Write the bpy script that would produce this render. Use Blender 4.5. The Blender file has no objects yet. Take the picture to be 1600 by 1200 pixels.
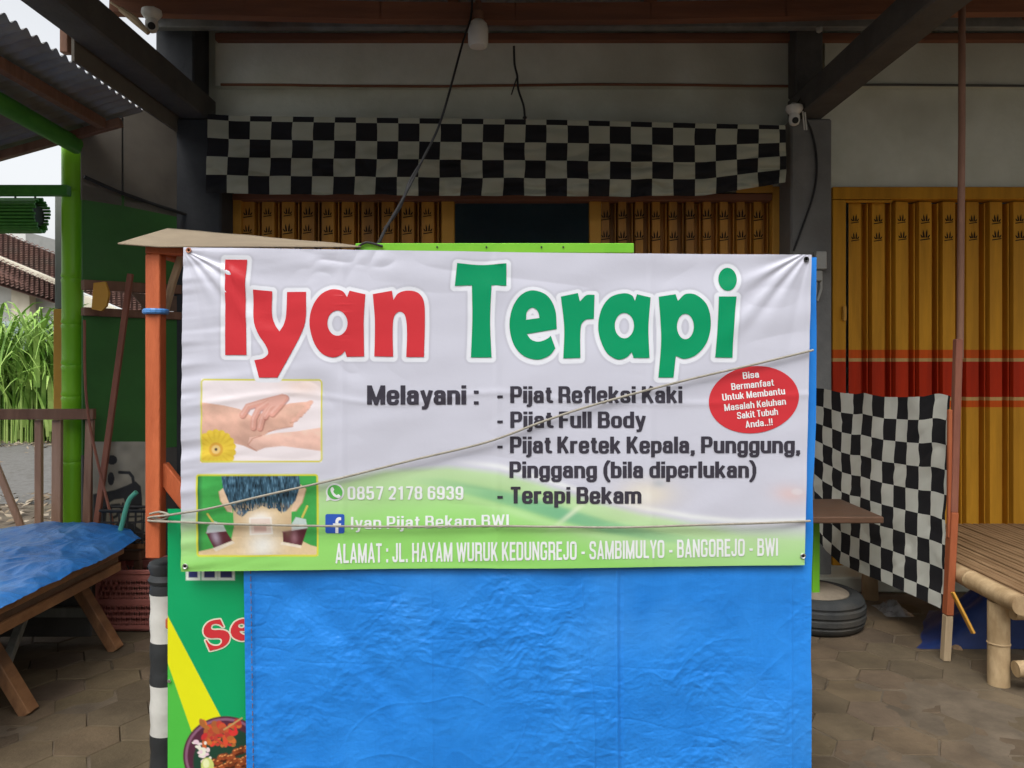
import bpy, bmesh, math, random
import numpy as np
from mathutils import Vector, Matrix
R = math.radians
random.seed(7); rng = np.random.default_rng(7)
scn = bpy.context.scene
COL = scn.collection

# ------------------------------------------------------------------ camera
F = 1200.0; CX = 800.0; CY = 565.0; EYE = 1.5      # focal (in 1600 px wide photo), horizon row, eye height
cam_d = bpy.data.cameras.new('camera'); cam = bpy.data.objects.new('camera', cam_d); COL.objects.link(cam)
cam.location = (0, 0, EYE); cam.rotation_euler = (R(90), 0, 0)
cam_d.sensor_width = 36; cam_d.lens = 36*F/1600; cam_d.shift_y = (CY-600)/1600
cam_d.clip_start = 0.05; cam_d.clip_end = 2000
scn.camera = cam

# ------------------------------------------------------------------ world, sun, exposure
SUN_E, SUN_R = 58, 200
w = bpy.data.worlds.new('World'); scn.world = w; w.use_nodes = True
nt = w.node_tree; nt.nodes.clear()
sky = nt.nodes.new('ShaderNodeTexSky'); sky.sky_type = 'NISHITA'; sky.sun_disc = False
sky.sun_elevation = R(SUN_E); sky.sun_rotation = R(SUN_R); sky.dust_density = 4; sky.air_density = 1.2
hs = nt.nodes.new('ShaderNodeHueSaturation'); hs.inputs['Saturation'].default_value = 0.15
bg = nt.nodes.new('ShaderNodeBackground'); bg.inputs['Strength'].default_value = 0.15
wo = nt.nodes.new('ShaderNodeOutputWorld')
nt.links.new(sky.outputs[0], hs.inputs['Color']); nt.links.new(hs.outputs[0], bg.inputs[0]); nt.links.new(bg.outputs[0], wo.inputs[0])
sl = bpy.data.lights.new('sun', 'SUN'); sl.energy = 0.6; sl.angle = R(30); sl.color = (1, 0.97, 0.92)
so = bpy.data.objects.new('sun', sl); COL.objects.link(so)
az = R(SUN_R)                                       # sun direction, from behind the camera
sd = Vector((math.sin(az)*math.cos(R(SUN_E)), math.cos(az)*math.cos(R(SUN_E)), math.sin(R(SUN_E))))
so.rotation_euler = (-sd).to_track_quat('-Z', 'Y').to_euler(); so.location = (0, -6, 12)
scn.view_settings.view_transform = 'Standard'; scn.view_settings.look = 'None'
scn.view_settings.exposure = 0.75; scn.view_settings.gamma = 1; scn.view_settings.use_curve_mapping = False

# ------------------------------------------------------------------ helpers
def P(px, py, d):
    return Vector(((px-CX)/F*d, d, EYE+(CY-py)/F*d))
def lin(c):
    c = np.asarray(c, float)/255.0
    return np.where(c <= .04045, c/12.92, ((c+.055)/1.055)**2.4)
def S(r, g, b): return tuple(float(x) for x in lin((r, g, b)))

WLOC = {}
def thing(name, label, cat, loc=(0, 0, 0), group=None):
    o = bpy.data.objects.new(name, None); COL.objects.link(o); o.location = loc
    o.empty_display_size = .1; o['label'] = label; o['category'] = cat
    if group: o['group'] = group
    WLOC[o.name] = Vector(loc); return o
def tag(o, label, cat, group=None, kind=None):
    if label: o['label'] = label
    if cat: o['category'] = cat
    if group: o['group'] = group
    if kind: o['kind'] = kind
    return o

class MB:
    def __init__(s): s.v = []; s.f = []
    def add(s, vs, fs):
        b = len(s.v); s.v += [Vector(v) for v in vs]; s.f += [tuple(i+b for i in f) for f in fs]
    def bm(s, bm):
        bm.verts.ensure_lookup_table()
        for i, v in enumerate(bm.verts): v.index = i
        s.add([v.co.copy() for v in bm.verts], [[v.index for v in f.verts] for f in bm.faces]); bm.free()
    def box(s, c, size, rot=None, bev=0.004):
        bm = bmesh.new(); bmesh.ops.create_cube(bm, size=1)
        for v in bm.verts: v.co = Vector((v.co.x*size[0], v.co.y*size[1], v.co.z*size[2]))
        if bev: bmesh.ops.bevel(bm, geom=list(bm.edges), offset=min(bev, min(size)*.3), segments=1, affect='EDGES')
        M = Matrix.Translation(Vector(c)) @ (rot.to_4x4() if rot else Matrix.Identity(4))
        bmesh.ops.transform(bm, matrix=M, verts=bm.verts); s.bm(bm); return s
    def mm(s, x0, x1, y0, y1, z0, z1, bev=0.004):
        return s.box(((x0+x1)/2, (y0+y1)/2, (z0+z1)/2), (abs(x1-x0), abs(y1-y0), abs(z1-z0)), None, bev)
    def bar(s, a, b, w, h, up=(0, 0, 1), bev=0.003):
        a, b = Vector(a), Vector(b); d = b-a; L = d.length; x = d.normalized(); u = Vector(up)
        if abs(x.dot(u)) > .98: u = Vector((0, 1, 0))
        y = u.cross(x).normalized(); z = x.cross(y)
        return s.box((a+b)/2, (L, w, h), Matrix((x, y, z)).transposed(), bev)
    def tube(s, pts, r, n=10, cap=True, smoothpath=False):
        pts = [Vector(p) for p in pts]
        if smoothpath: pts = catmull(pts, 8)
        m = len(pts); rs = [r]*m if not hasattr(r, '__len__') else list(np.interp(np.linspace(0, 1, m), np.linspace(0, 1, len(r)), r))
        t0 = (pts[1]-pts[0]).normalized(); u = t0.orthogonal().normalized(); vs = []
        for i, p in enumerate(pts):
            t = (pts[min(i+1, m-1)]-pts[max(i-1, 0)]).normalized(); u = (u-t*u.dot(t)).normalized(); v = t.cross(u)
            for k in range(n):
                a = 2*math.pi*k/n; vs.append(p+(u*math.cos(a)+v*math.sin(a))*rs[i])
        fs = [(i*n+k, i*n+(k+1) % n, (i+1)*n+(k+1) % n, (i+1)*n+k) for i in range(m-1) for k in range(n)]
        if cap: fs += [tuple(range(n))[::-1], tuple((m-1)*n+k for k in range(n))]
        s.add(vs, fs); return s
    def lathe(s, c, prof, n=24, axis=(0, 0, 1)):
        q = Vector((0, 0, 1)).rotation_difference(Vector(axis)); c = Vector(c); vs = []; m = len(prof)
        for r_, z_ in prof:
            for k in range(n):
                a = 2*math.pi*k/n; vs.append(c+q @ Vector((r_*math.cos(a), r_*math.sin(a), z_)))
        fs = [(i*n+k, i*n+(k+1) % n, (i+1)*n+(k+1) % n, (i+1)*n+k) for i in range(m-1) for k in range(n)]
        fs += [tuple(range(n))[::-1], tuple((m-1)*n+k for k in range(n))]
        s.add(vs, fs); return s
    def slab(s, poly, th):
        """polygon (3-D, planar) extruded by vector th"""
        n = len(poly); th = Vector(th); p = [Vector(q) for q in poly]
        s.add(p+[q+th for q in p], [tuple(range(n)), tuple(range(2*n-1, n-1, -1))]+[(i, (i+1) % n, n+(i+1) % n, n+i) for i in range(n)])
        return s
    def build(s, name, m, parent=None, smooth=False, kind=None):
        off = WLOC[parent.name] if parent else Vector((0, 0, 0))
        loc = Vector((0, 0, 0))
        if parent is None and s.v and kind != 'structure':
            a = np.array([tuple(v) for v in s.v]); loc = Vector(((a[:, 0].min()+a[:, 0].max())/2, (a[:, 1].min()+a[:, 1].max())/2, a[:, 2].min()))
        me = bpy.data.meshes.new(name); me.from_pydata([v-off-loc for v in s.v], [], s.f); me.update()
        bm = bmesh.new(); bm.from_mesh(me); bmesh.ops.recalc_face_normals(bm, faces=bm.faces); bm.to_mesh(me); bm.free()
        return link(name, me, m, parent, smooth, kind, loc, off)
def link(name, me, m, parent, smooth=False, kind=None, loc=Vector((0, 0, 0)), off=Vector((0, 0, 0))):
    o = bpy.data.objects.new(name, me); COL.objects.link(o); o.location = loc
    if m: me.materials.append(m)
    if parent: o.parent = parent
    WLOC[o.name] = off+loc
    if smooth:
        me.polygons.foreach_set('use_smooth', [True]*len(me.polygons)); me.set_sharp_from_angle(angle=R(40))
    if kind: o['kind'] = kind
    return o
def catmull(pts, k):
    out = []; n = len(pts)
    for i in range(n-1):
        p0, p1, p2, p3 = pts[max(i-1, 0)], pts[i], pts[i+1], pts[min(i+2, n-1)]
        for j in range(k):
            t = j/k; out.append(.5*((2*p1)+(p2-p0)*t+(2*p0-5*p1+4*p2-p3)*t*t+(3*p1-p0-3*p2+p3)*t**3))
    return out+[pts[-1]]
def grid_obj(name, nu, nv, pos, m, parent=None, col=None, uv=None, smooth=True, kind=None):
    """sheet of nu x nv vertices; pos(U,V)->(N,3); col -> (N,3) linear colours; uv -> (N,2)"""
    U, V = np.meshgrid(np.linspace(0, 1, nu), np.linspace(0, 1, nv)); U = U.ravel(); V = V.ravel()
    X = pos(U, V); off = np.array(WLOC[parent.name]) if parent else np.zeros(3)
    loc = np.zeros(3)
    if parent is None and kind != 'structure':
        loc = np.array([(X[:, 0].min()+X[:, 0].max())/2, (X[:, 1].min()+X[:, 1].max())/2, X[:, 2].min()])
    me = bpy.data.meshes.new(name); me.vertices.add(len(X)); me.vertices.foreach_set('co', (X-off-loc).astype(np.float32).ravel())
    i = np.arange((nu-1)*(nv-1)); r, c = i//(nu-1), i % (nu-1); a = r*nu+c
    q = np.stack([a, a+1, a+nu+1, a+nu], 1).astype(np.int32)
    me.loops.add(q.size); me.loops.foreach_set('vertex_index', q.ravel())
    me.polygons.add(len(q)); me.polygons.foreach_set('loop_start', np.arange(0, q.size, 4, dtype=np.int32))
    me.polygons.foreach_set('loop_total', np.full(len(q), 4, np.int32)); me.update(calc_edges=True); me.validate()
    if col is not None:
        cc = np.ones((len(X), 4), np.float32); cc[:, :3] = col(U, V, X)
        at = me.attributes.new('print', 'FLOAT_COLOR', 'POINT'); at.data.foreach_set('color', cc.ravel())
    if uv is not None:
        cc = np.zeros((len(X), 3), np.float32); cc[:, :2] = uv(U, V)
        at = me.attributes.new('puv', 'FLOAT_VECTOR', 'POINT'); at.data.foreach_set('vector', cc.ravel())
    if smooth: me.polygons.foreach_set('use_smooth', [True]*len(me.polygons))
    o = bpy.data.objects.new(name, me); COL.objects.link(o); o.location = loc
    if m: me.materials.append(m)
    if parent: o.parent = parent
    WLOC[o.name] = Vector(off)+Vector(loc)
    if kind: o['kind'] = kind
    return o
_lat = {}
def vn(x, y, seed=0):
    """smooth 2-D value noise in -1..1 (numpy)"""
    if seed not in _lat: _lat[seed] = np.random.default_rng(seed+100).uniform(-1, 1, (64, 64))
    L = _lat[seed]; xi = np.floor(x).astype(int); yi = np.floor(y).astype(int); fx = x-xi; fy = y-yi
    fx = fx*fx*(3-2*fx); fy = fy*fy*(3-2*fy)
    g = lambda a, b: L[(yi+b) % 64, (xi+a) % 64]
    return (g(0, 0)*(1-fx)+g(1, 0)*fx)*(1-fy)+(g(0, 1)*(1-fx)+g(1, 1)*fx)*fy
def f1(x, y, seed):
    """distance to the nearest of jittered lattice points: faceted crumple relief (numpy)"""
    if (seed, 1) not in _lat: _lat[(seed, 1)] = np.random.default_rng(seed+500).uniform(0, 1, (2, 64, 64))
    J = _lat[(seed, 1)]; xi = np.floor(x).astype(int); yi = np.floor(y).astype(int); d = np.full(np.shape(x), 9.)
    for a in (-1, 0, 1):
        for b in (-1, 0, 1):
            i, j = (yi+b) % 64, (xi+a) % 64; d = np.minimum(d, np.hypot(xi+a+J[0][i, j]-x, yi+b+J[1][i, j]-y))
    return d
def ridge(x, y, seed): return 1-np.abs(vn(x, y, seed))*2.0

# ------------------------------------------------------------------ materials
def mat(name, c1, c2=None, rough=.7, scale=8, bump=0., bscale=None, metal=0., stretch=(1, 1, 1), spec=.4,
        lo=.35, hi=.65, bstretch=None, coat=0., src=None, c3=None):
    m = bpy.data.materials.new(name); m.use_nodes = True; n = m.node_tree; b = n.nodes['Principled BSDF']; L = n.links.new
    b.inputs['Roughness'].default_value = rough; b.inputs['Metallic'].default_value = metal
    b.inputs['Specular IOR Level'].default_value = spec; b.inputs['Coat Weight'].default_value = coat
    tc = n.nodes.new('ShaderNodeTexCoord')
    def noise(sc, st, det=6):
        mp = n.nodes.new('ShaderNodeMapping'); mp.inputs['Scale'].default_value = st; L(tc.outputs['Object'], mp.inputs[0])
        t = n.nodes.new('ShaderNodeTexNoise'); t.inputs['Scale'].default_value = sc; t.inputs['Detail'].default_value = det
        t.inputs['Roughness'].default_value = .6; L(mp.outputs[0], t.inputs[0]); return t
    t = noise(scale, stretch); cr = n.nodes.new('ShaderNodeValToRGB'); L(t.outputs[0], cr.inputs[0])
    c2 = c2 or c1
    cr.color_ramp.elements[0].position = lo; cr.color_ramp.elements[1].position = hi
    if src:            # colour comes from a builder (print, stripes, checks); c1/c2 then multiply it
        mx = n.nodes.new('ShaderNodeMix'); mx.data_type = 'RGBA'; mx.blend_type = 'MULTIPLY'; mx.inputs[0].default_value = 1
        L(src(n), mx.inputs[6]); L(cr.outputs[0], mx.inputs[7]); out = mx.outputs[2]
    else: out = cr.outputs[0]
    cr.color_ramp.elements[0].color = (*c1, 1); cr.color_ramp.elements[1].color = (*c2, 1)
    if c3:             # large soft blotches of a third colour (dirt, stains, painted highlights)
        t3 = noise(scale*.23, stretch, 3); r3 = n.nodes.new('ShaderNodeMapRange'); r3.inputs[1].default_value = .5; r3.inputs[2].default_value = .72; L(t3.outputs[0], r3.inputs[0])
        m3 = n.nodes.new('ShaderNodeMix'); m3.data_type = 'RGBA'; L(r3.outputs[0], m3.inputs[0]); L(out, m3.inputs[6]); m3.inputs[7].default_value = (*c3, 1); out = m3.outputs[2]
    L(out, b.inputs['Base Color'])
    rr = n.nodes.new('ShaderNodeMapRange'); rr.inputs[3].default_value = max(.05, rough-.08); rr.inputs[4].default_value = min(1, rough+.1); L(t.outputs[0], rr.inputs[0]); L(rr.outputs[0], b.inputs['Roughness'])
    if bump:
        t2 = noise(bscale or scale*3, bstretch or stretch); bp = n.nodes.new('ShaderNodeBump'); bp.inputs['Strength'].default_value = bump
        bp.inputs['Distance'].default_value = .01; L(t2.outputs[0], bp.inputs['Height']); L(bp.outputs[0], b.inputs['Normal'])
    return m
def src_attr(name):
    def f(n):
        a = n.nodes.new('ShaderNodeAttribute'); a.attribute_name = name; return a.outputs['Color']
    return f
def src_checker(ca, cb):
    def f(n):
        a = n.nodes.new('ShaderNodeAttribute'); a.attribute_name = 'puv'; c = n.nodes.new('ShaderNodeTexChecker'); c.inputs['Scale'].default_value = 1
        c.inputs[1].default_value = (*ca, 1); c.inputs[2].default_value = (*cb, 1); n.links.new(a.outputs['Vector'], c.inputs[0]); return c.outputs[0]
    return f
def src_zbands(bands, zmax):
    """bands = [(z, colour)...] bottom to top, along the object's own Z"""
    def f(n):
        tc = n.nodes.new('ShaderNodeTexCoord'); sp = n.nodes.new('ShaderNodeSeparateXYZ'); dv = n.nodes.new('ShaderNodeMath'); dv.operation = 'DIVIDE'; dv.inputs[1].default_value = zmax
        r = n.nodes.new('ShaderNodeValToRGB'); r.color_ramp.interpolation = 'CONSTANT'; n.links.new(tc.outputs['Object'], sp.inputs[0]); n.links.new(sp.outputs[2], dv.inputs[0]); n.links.new(dv.outputs[0], r.inputs[0])
        e = r.color_ramp.elements
        while len(e) < len(bands): e.new(.5)
        for k, (z, c) in enumerate(bands): e[k].position = max(0, z/zmax); e[k].color = (*c, 1)
        return r.outputs[0]
    return f
W1 = (1, 1, 1)
M = {}
M['plaster'] = mat('plaster', (.64, .66, .56), (.76, .78, .69), .85, 3.2, .3, 30, c3=(.47, .47, .385))
M['concrete'] = mat('concrete', (.17, .17, .165), (.23, .23, .22), .9, 5, .4, 40, c3=(.13, .125, .115))
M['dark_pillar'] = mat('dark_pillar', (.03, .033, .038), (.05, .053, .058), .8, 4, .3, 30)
M['dark_beam'] = mat('dark_beam', (.07, .066, .062), (.105, .10, .092), .85, 4, .35, 30)
M['roofwood'] = mat('roof_wood', (.20, .08, .045), (.28, .12, .065), .8, 6, .3, 20, stretch=(.3, 3, 3), c3=(.13, .06, .04))
M['zinc'] = mat('zinc_sheet', (.17, .17, .165), (.27, .27, .26), .55, 6, .15, 40, metal=.3, c3=(.14, .09, .06))
M['oldzinc'] = mat('weathered_zinc', (.20, .205, .195), (.30, .305, .29), .6, 5, .15, 40, metal=.15, c3=(.17, .12, .085))
M['panel'] = mat('fibre_board', (.14, .125, .105), (.19, .17, .14), .9, 3, .15, 25)
M['green_board'] = mat('green_board', (.028, .125, .022), (.036, .155, .028), .6, 4, .15, 30, c3=(.05, .14, .04))
M['lime'] = mat('lime_paint', (.15, .48, .025), (.19, .53, .03), .45, 6, .1, 30)
M['bamboo_green'] = mat('green_bamboo_paint', (.19, .52, .014), (.27, .62, .025), .38, 3, .08, 30, stretch=(1, 1, .3), c3=(.15, .42, .012))
M['green_beam'] = mat('dark_green_paint', (.04, .19, .02), (.065, .26, .03), .5, 5, .2, 30, stretch=(3, 1, 3))
M['orange'] = mat('orange_paint', (.44, .095, .03), (.58, .14, .048), .6, 7, .35, 40, stretch=(2.5, 2.5, .5), bstretch=(3, 3, .6), c3=(.33, .075, .03))
M['brown'] = mat('brown_wood', (.16, .075, .045), (.23, .115, .07), .7, 7, .3, 30, stretch=(3, 3, .5), c3=(.26, .15, .1))
M['lit_brown'] = mat('lit_brown_wood', (.36, .20, .125), (.46, .28, .19), .7, 7, .3, 30, stretch=(3, 3, .5), c3=(.22, .11, .07))  # paler copy of the brown wood, light on the uprights put into its colour
M['redwood'] = mat('red_brown_wood', (.20, .07, .045), (.27, .10, .06), .7, 8, .3, 30, stretch=(3, 3, .5))
M['tablewood'] = mat('bench_wood', (.22, .10, .045), (.40, .20, .09), .65, 9, .4, 40, stretch=(3, .5, 1.2), c3=(.15, .08, .045))
M['darkwood'] = mat('dark_table_wood', (.10, .055, .032), (.15, .08, .05), .4, 6, .2, 30, stretch=(.6, 3, 3))
M['palewood'] = mat('pale_wood', (.42, .31, .19), (.52, .40, .25), .75, 6, .3, 30, stretch=(3, 3, .5))
M['bamboo'] = mat('dry_bamboo', (.36, .245, .125), (.56, .41, .235), .6, 7, .35, 40, stretch=(2, 2, 1), c3=(.27, .17, .085))
M['bamboo_slat'] = mat('bamboo_slats', (.20, .12, .06), (.34, .215, .115), .55, 14, .35, 30, stretch=(5, .35, 5), c3=(.2, .12, .06))
M['poleorange'] = mat('faded_orange_wood', (.33, .085, .03), (.42, .12, .045), .7, 6, .3, 30, stretch=(3, 3, .5))
M['ochre'] = mat('ochre_paint', (.55, .27, .035), (.62, .32, .05), .6, 4, .1, 30)
M['greywood'] = mat('grey_wood', (.17, .18, .165), (.24, .25, .23), .8, 6, .3, 30, stretch=(3, 3, .5))
M['black'] = mat('black_rubber', (.016, .016, .017), (.03, .03, .03), .6, 10, .1)
M['tyre'] = mat('tyre_rubber', (.028, .031, .032), (.05, .053, .054), .8, 8, .3, 60, c3=(.075, .066, .052))
M['cement'] = mat('cement', (.20, .165, .12), (.28, .23, .175), .95, 9, .5, 40)
M['white_plastic'] = mat('white_plastic', (.68, .67, .62), (.74, .73, .68), .4, 8)
M['grey_plastic'] = mat('grey_plastic', (.36, .36, .33), (.42, .42, .39), .5, 8)
M['cardboard'] = mat('cardboard', (.245, .195, .135), (.30, .24, .165), .9, 6, .2, 60, c3=(.20, .155, .105))
M['wire'] = mat('grey_cord', (.27, .25, .20), (.36, .33, .27), .7, 40, .3, 200)
M['steel'] = mat('zinc_steel', (.5, .5, .48), (.6, .6, .58), .35, 20, metal=.9)
M['teal'] = mat('teal_hose', (.08, .36, .25), (.11, .44, .31), .45, 10, .1)
M['redplastic'] = mat('red_plastic', (.38, .12, .095), (.48, .18, .15), .5, 10, .1)
M['brick'] = mat('clay_brick', (.40, .16, .09), (.50, .22, .13), .9, 12, .4, 50)
M['interior'] = mat('room_wall', (.32, .46, .56), (.38, .52, .62), .8, 3, .1)
M['inner_green'] = mat('room_dado', (.03, .2, .07), (.04, .24, .09), .6, 3, .1)
M['asphalt'] = mat('asphalt', (.135, .13, .12), (.19, .185, .175), .95, 30, .4, 120, c3=(.12, .115, .10), spec=.15)
M['soil'] = mat('soil', (.085, .065, .045), (.15, .12, .085), .95, 6, .6, 40, c3=(.12, .11, .07))
M['joint'] = mat('joint_dirt', (.085, .066, .045), (.155, .12, .083), .95, 5, .4, 60)
M['clearplastic'] = mat('clear_plastic', (.16, .16, .16), (.34, .34, .34), .12, 10)
M['housewall'] = mat('house_wall', (.55, .56, .53), (.64, .65, .62), .85, 2, .15, 20, c3=(.4, .42, .38))
M['cream'] = mat('cream_plaster', (.60, .55, .43), (.68, .63, .51), .85, 2, .2, 20, c3=(.4, .36, .28))
M['bluefence'] = mat('blue_grey_sheet', (.33, .41, .42), (.40, .48, .48), .7, 3, .1, 20)
BLUE = mat('blue_tarp', (.014, .20, .66), (.022, .25, .78), .31, 5, .09, 150, spec=.5, bstretch=(.6, 1, 1.4), c3=(.05, .29, .78))
M['tarp'] = BLUE
M['darktarp'] = mat('dark_blue_tarp', (.009, .025, .11), (.014, .036, .15), .5, 10, .2, 100)
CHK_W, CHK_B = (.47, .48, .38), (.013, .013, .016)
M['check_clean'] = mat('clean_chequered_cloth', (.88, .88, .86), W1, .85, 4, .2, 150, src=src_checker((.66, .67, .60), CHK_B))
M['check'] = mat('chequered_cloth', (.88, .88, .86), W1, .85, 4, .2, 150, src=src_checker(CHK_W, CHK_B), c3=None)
def print_mat(name, rough, bump, bs): return mat(name, W1, W1, rough, 4, bump, bs, src=src_attr('print'), spec=.5)
M['vinyl'] = print_mat('printed_vinyl', .22, .08, 22)
M['menu_vinyl'] = print_mat('menu_vinyl', .38, .08, 25)
M['sack'] = print_mat('printed_sack', .8, .3, 40)
def ink(name, c, rough=.22): return mat(name, c, c, rough, 4, .08, 22, spec=.5)
M['ink_red'] = ink('red_ink', (.60, .035, .045)); M['ink_green'] = ink('green_ink', (.0, .29, .115))
M['ink_dark'] = ink('dark_ink', (.045, .04, .055)); M['ink_white'] = ink('white_ink', (.80, .82, .82))
M['ink_blue'] = ink('blue_ink', (.03, .10, .46)); M['ink_navy'] = ink('navy_ink', (.025, .03, .14)); M['ink_leaf'] = ink('leaf_green_ink', (.12, .48, .10)); M['ink_cream'] = ink('cream_ink', (.74, .70, .55))
# shutters: ochre with painted red bands along their own height
OC = (.58, .27, .022); RD = (.45, .028, .005); OR = (.60, .09, .008); LT = (.56, .34, .13)
M['shutter'] = mat('ochre_shutter', (.80, .79, .76), (1.12, 1.14, 1.1), .6, 3, .15, 30, stretch=(4, 4, .35), spec=.15,
    src=src_zbands([(0, OC), (1.182, OR), (1.228, LT), (1.248, RD), (1.496, LT), (1.516, OR), (1.575, OC)], 3.0))
M['shutter_plain'] = mat('brown_ochre_shutter', (.48, .21, .025), (.60, .28, .035), .5, 3, .15, 30, stretch=(4, 4, .35), c3=(.33, .15, .03))
M['cutout'] = mat('vent_hole', (.01, .007, .004), None, .9)
ST_W, ST_B = (.66, .65, .60), (.03, .033, .035)

# ------------------------------------------------------------------ ground
g = MB(); g.add([(-400, -400, -.03), (400, -400, -.03), (400, 700, -.03), (-400, 700, -.03)], [(0, 1, 2, 3)])
g.build('ground', M['soil'], kind='structure')
# road that passes on the left, beyond the stall
g = MB(); g.add([(-40, 8.6, -.022), (-3.6, 8.2, -.022), (-3.6, 14.2, -.022), (-40, 14.9, -.022)], [(0, 1, 2, 3)])
g.build('road', M['asphalt'], kind='structure')
g = MB(); g.add([(-40, -7.5, -.024), (40, -7.5, -.024), (40, -1.6, -.024), (-40, -1.6, -.024)], [(0, 1, 2, 3)])
g.build('street', M['asphalt'], kind='structure')
# hexagonal concrete pavers
def pavers():
    vs, fs, cs = [], [], []; Rr = .135; dx = 1.5*Rr; dy = math.sqrt(3)*Rr
    x0, x1, y0, y1 = -3.3, 5.4, -1.4, 5.2; i = 0; x = x0
    while x < x1:
        y = y0+(dy/2 if i % 2 else 0)
        while y < y1:
            jx, jy, jz = rng.normal(0, .002, 3); tx, ty = rng.normal(0, .010, 2); rot = rng.normal(0, .014)
            c = np.array([.135, .105, .072])*rng.uniform(.86, 1.14)*np.array([1, rng.uniform(.97, 1.03), rng.uniform(.93, 1.07)])
            b = len(vs)
            for rr, zz in ((Rr*.988, -.024), (Rr*.980, -.004), (Rr*.955, 0.0)):
                for k in range(6):
                    a = math.pi/3*k+rot; px, py = rr*math.cos(a), rr*math.sin(a)
                    vs.append((x+px+jx, y+py+jy, zz+tx*px+ty*py+jz*.7)); cs.append((*c, 1))
            for l in range(2):
                for k in range(6): fs.append((b+l*6+k, b+l*6+(k+1) % 6, b+l*6+6+(k+1) % 6, b+l*6+6+k))
            fs.append(tuple(b+12+k for k in range(6))); y += dy
        x += dx; i += 1
    me = bpy.data.meshes.new('pavement'); me.from_pydata(vs, [], fs); me.update()
    at = me.attributes.new('print', 'FLOAT_COLOR', 'POINT'); at.data.foreach_set('color', np.array(cs, np.float32).ravel())
    m = mat('paver', (.70, .68, .64), (1.12, 1.08, 1.0), .95, 4, .5, 50, spec=.2, src=src_attr('print'))
    link('pavement', me, m, None, kind='structure')
pavers()
def bed_pos(U, V):
    x = -3.45+9.05*U; y = -1.55+6.85*V
    z = -.009+.007*vn(x*2.1, y*2.1, 91)+.005*vn(x*7, y*7, 92)+.003*vn(x*21, y*21, 93)+.0075*np.clip(x/2.5, 0, 1)
    return np.stack([x, y, np.minimum(z, .0035)], 1)
grid_obj('pavement_bed', 420, 320, bed_pos, M['joint'], kind='structure')
# leaf litter between pavement and road
def litter():
    mb = MB()
    for _ in range(2600):
        x = rng.uniform(-9.5, -2.6); y = rng.uniform(5.2, 8.7); s_ = rng.uniform(.02, .065); a = rng.uniform(0, 6.28); t = rng.normal(0, .3); h = rng.uniform(0, .02)
        u = Vector((math.cos(a), math.sin(a), t))*s_; v = Vector((-math.sin(a), math.cos(a), rng.normal(0, .3)))*s_*.4; c = Vector((x, y, -.02+h+.02))
        mb.add([c-u, c+v, c+u, c-v], [(0, 1, 2, 3)])
    m = mat('dry_leaves', (.16, .11, .06), (.36, .30, .22), .8, 3.5, 0, lo=.4, hi=.6)
    for _ in range(900):
        x = rng.uniform(-12, -4); y = rng.normal(14.2, .3) if rng.random() < .93 else rng.uniform(8.5, 14); s_ = rng.uniform(.03, .08); a = rng.uniform(0, 6.28)
        u = Vector((math.cos(a), math.sin(a), rng.normal(0, .2)))*s_; v = Vector((-math.sin(a), math.cos(a), rng.normal(0, .3)))*s_*.4; c = Vector((x, y, -.005))
        mb.add([c-u, c+v, c+u, c-v], [(0, 1, 2, 3)])
    mb.build('leaf_litter', m, kind='stuff')
litter()

# ------------------------------------------------------------------ the shop building
WY = 5.30
shop = thing('shop_building', 'open fronted shop with white plaster wall, ochre folding shutters and dark roof behind the stall', 'building', (0, WY, 0))
shop_l = Vector((0, WY, 0))
def zz(py, d): return EYE+(CY-py)/F*d
def xx(px, d): return (px-CX)/F*d
DT = zz(300, WY)                                   # door head
wl = MB()
wl.mm(-2.25, 1.95, WY, WY+.14, DT, 3.10, 0); wl.mm(-2.34, 1.95, WY, WY+.14, 3.10, 3.82, 0); wl.mm(2.06, 6.5, WY, WY+.14, DT, 3.82, 0)
wl.mm(1.95, 2.06, WY, WY+.14, 0, 3.82, 0); wl.mm(-2.25, -2.0, WY, WY+.14, 0, DT, 0); wl.mm(5.2, 6.5, WY, WY+.14, 0, DT, 0)
wl.build('wall', M['plaster'], shop)
# projecting upper band with rounded end
zb0, zb1 = zz(135, WY-.06), zz(66, WY-.06)
def band(x0, x1, round_r):
    pts = [(x0, zb0)]
    pts += [(x1-.10+.10*math.sin(a), zb0+.10-.10*math.cos(a)) for a in np.linspace(0, math.pi/2, 7)] if round_r else [(x1, zb0)]
    pts += [(x1-.04+.04*math.cos(a), zb1-.04+.04*math.sin(a)) for a in np.linspace(0, math.pi/2, 5)] if round_r else [(x1, zb1)]
    pts += [(x0, zb1)]
    return MB().slab([(x, WY-.07, z) for x, z in pts], (0, .067, 0))
band(-2.02, xx(1250, WY-.07), True).build('upper_band', M['plaster'], shop)
band(xx(1289, WY-.07), 6.5, False).build('upper_band', M['plaster'], shop)
sm = MB()
sm.tube([(x, WY-.079+.002*math.sin(x*9), zb0+.006*math.sin(x*2.3)) for x in np.linspace(-1.98, 1.9, 40)], .009, 6)
sm.build('seam_batten', M['roofwood'], shop)
MB().tube([(x, WY-.079+.002*math.sin(x*7), zz(140, WY)+.004*math.sin(x*3)) for x in np.linspace(2.15, 6.3, 30)], .008, 6).build('seam_batten', M['dark_beam'], shop)
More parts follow.
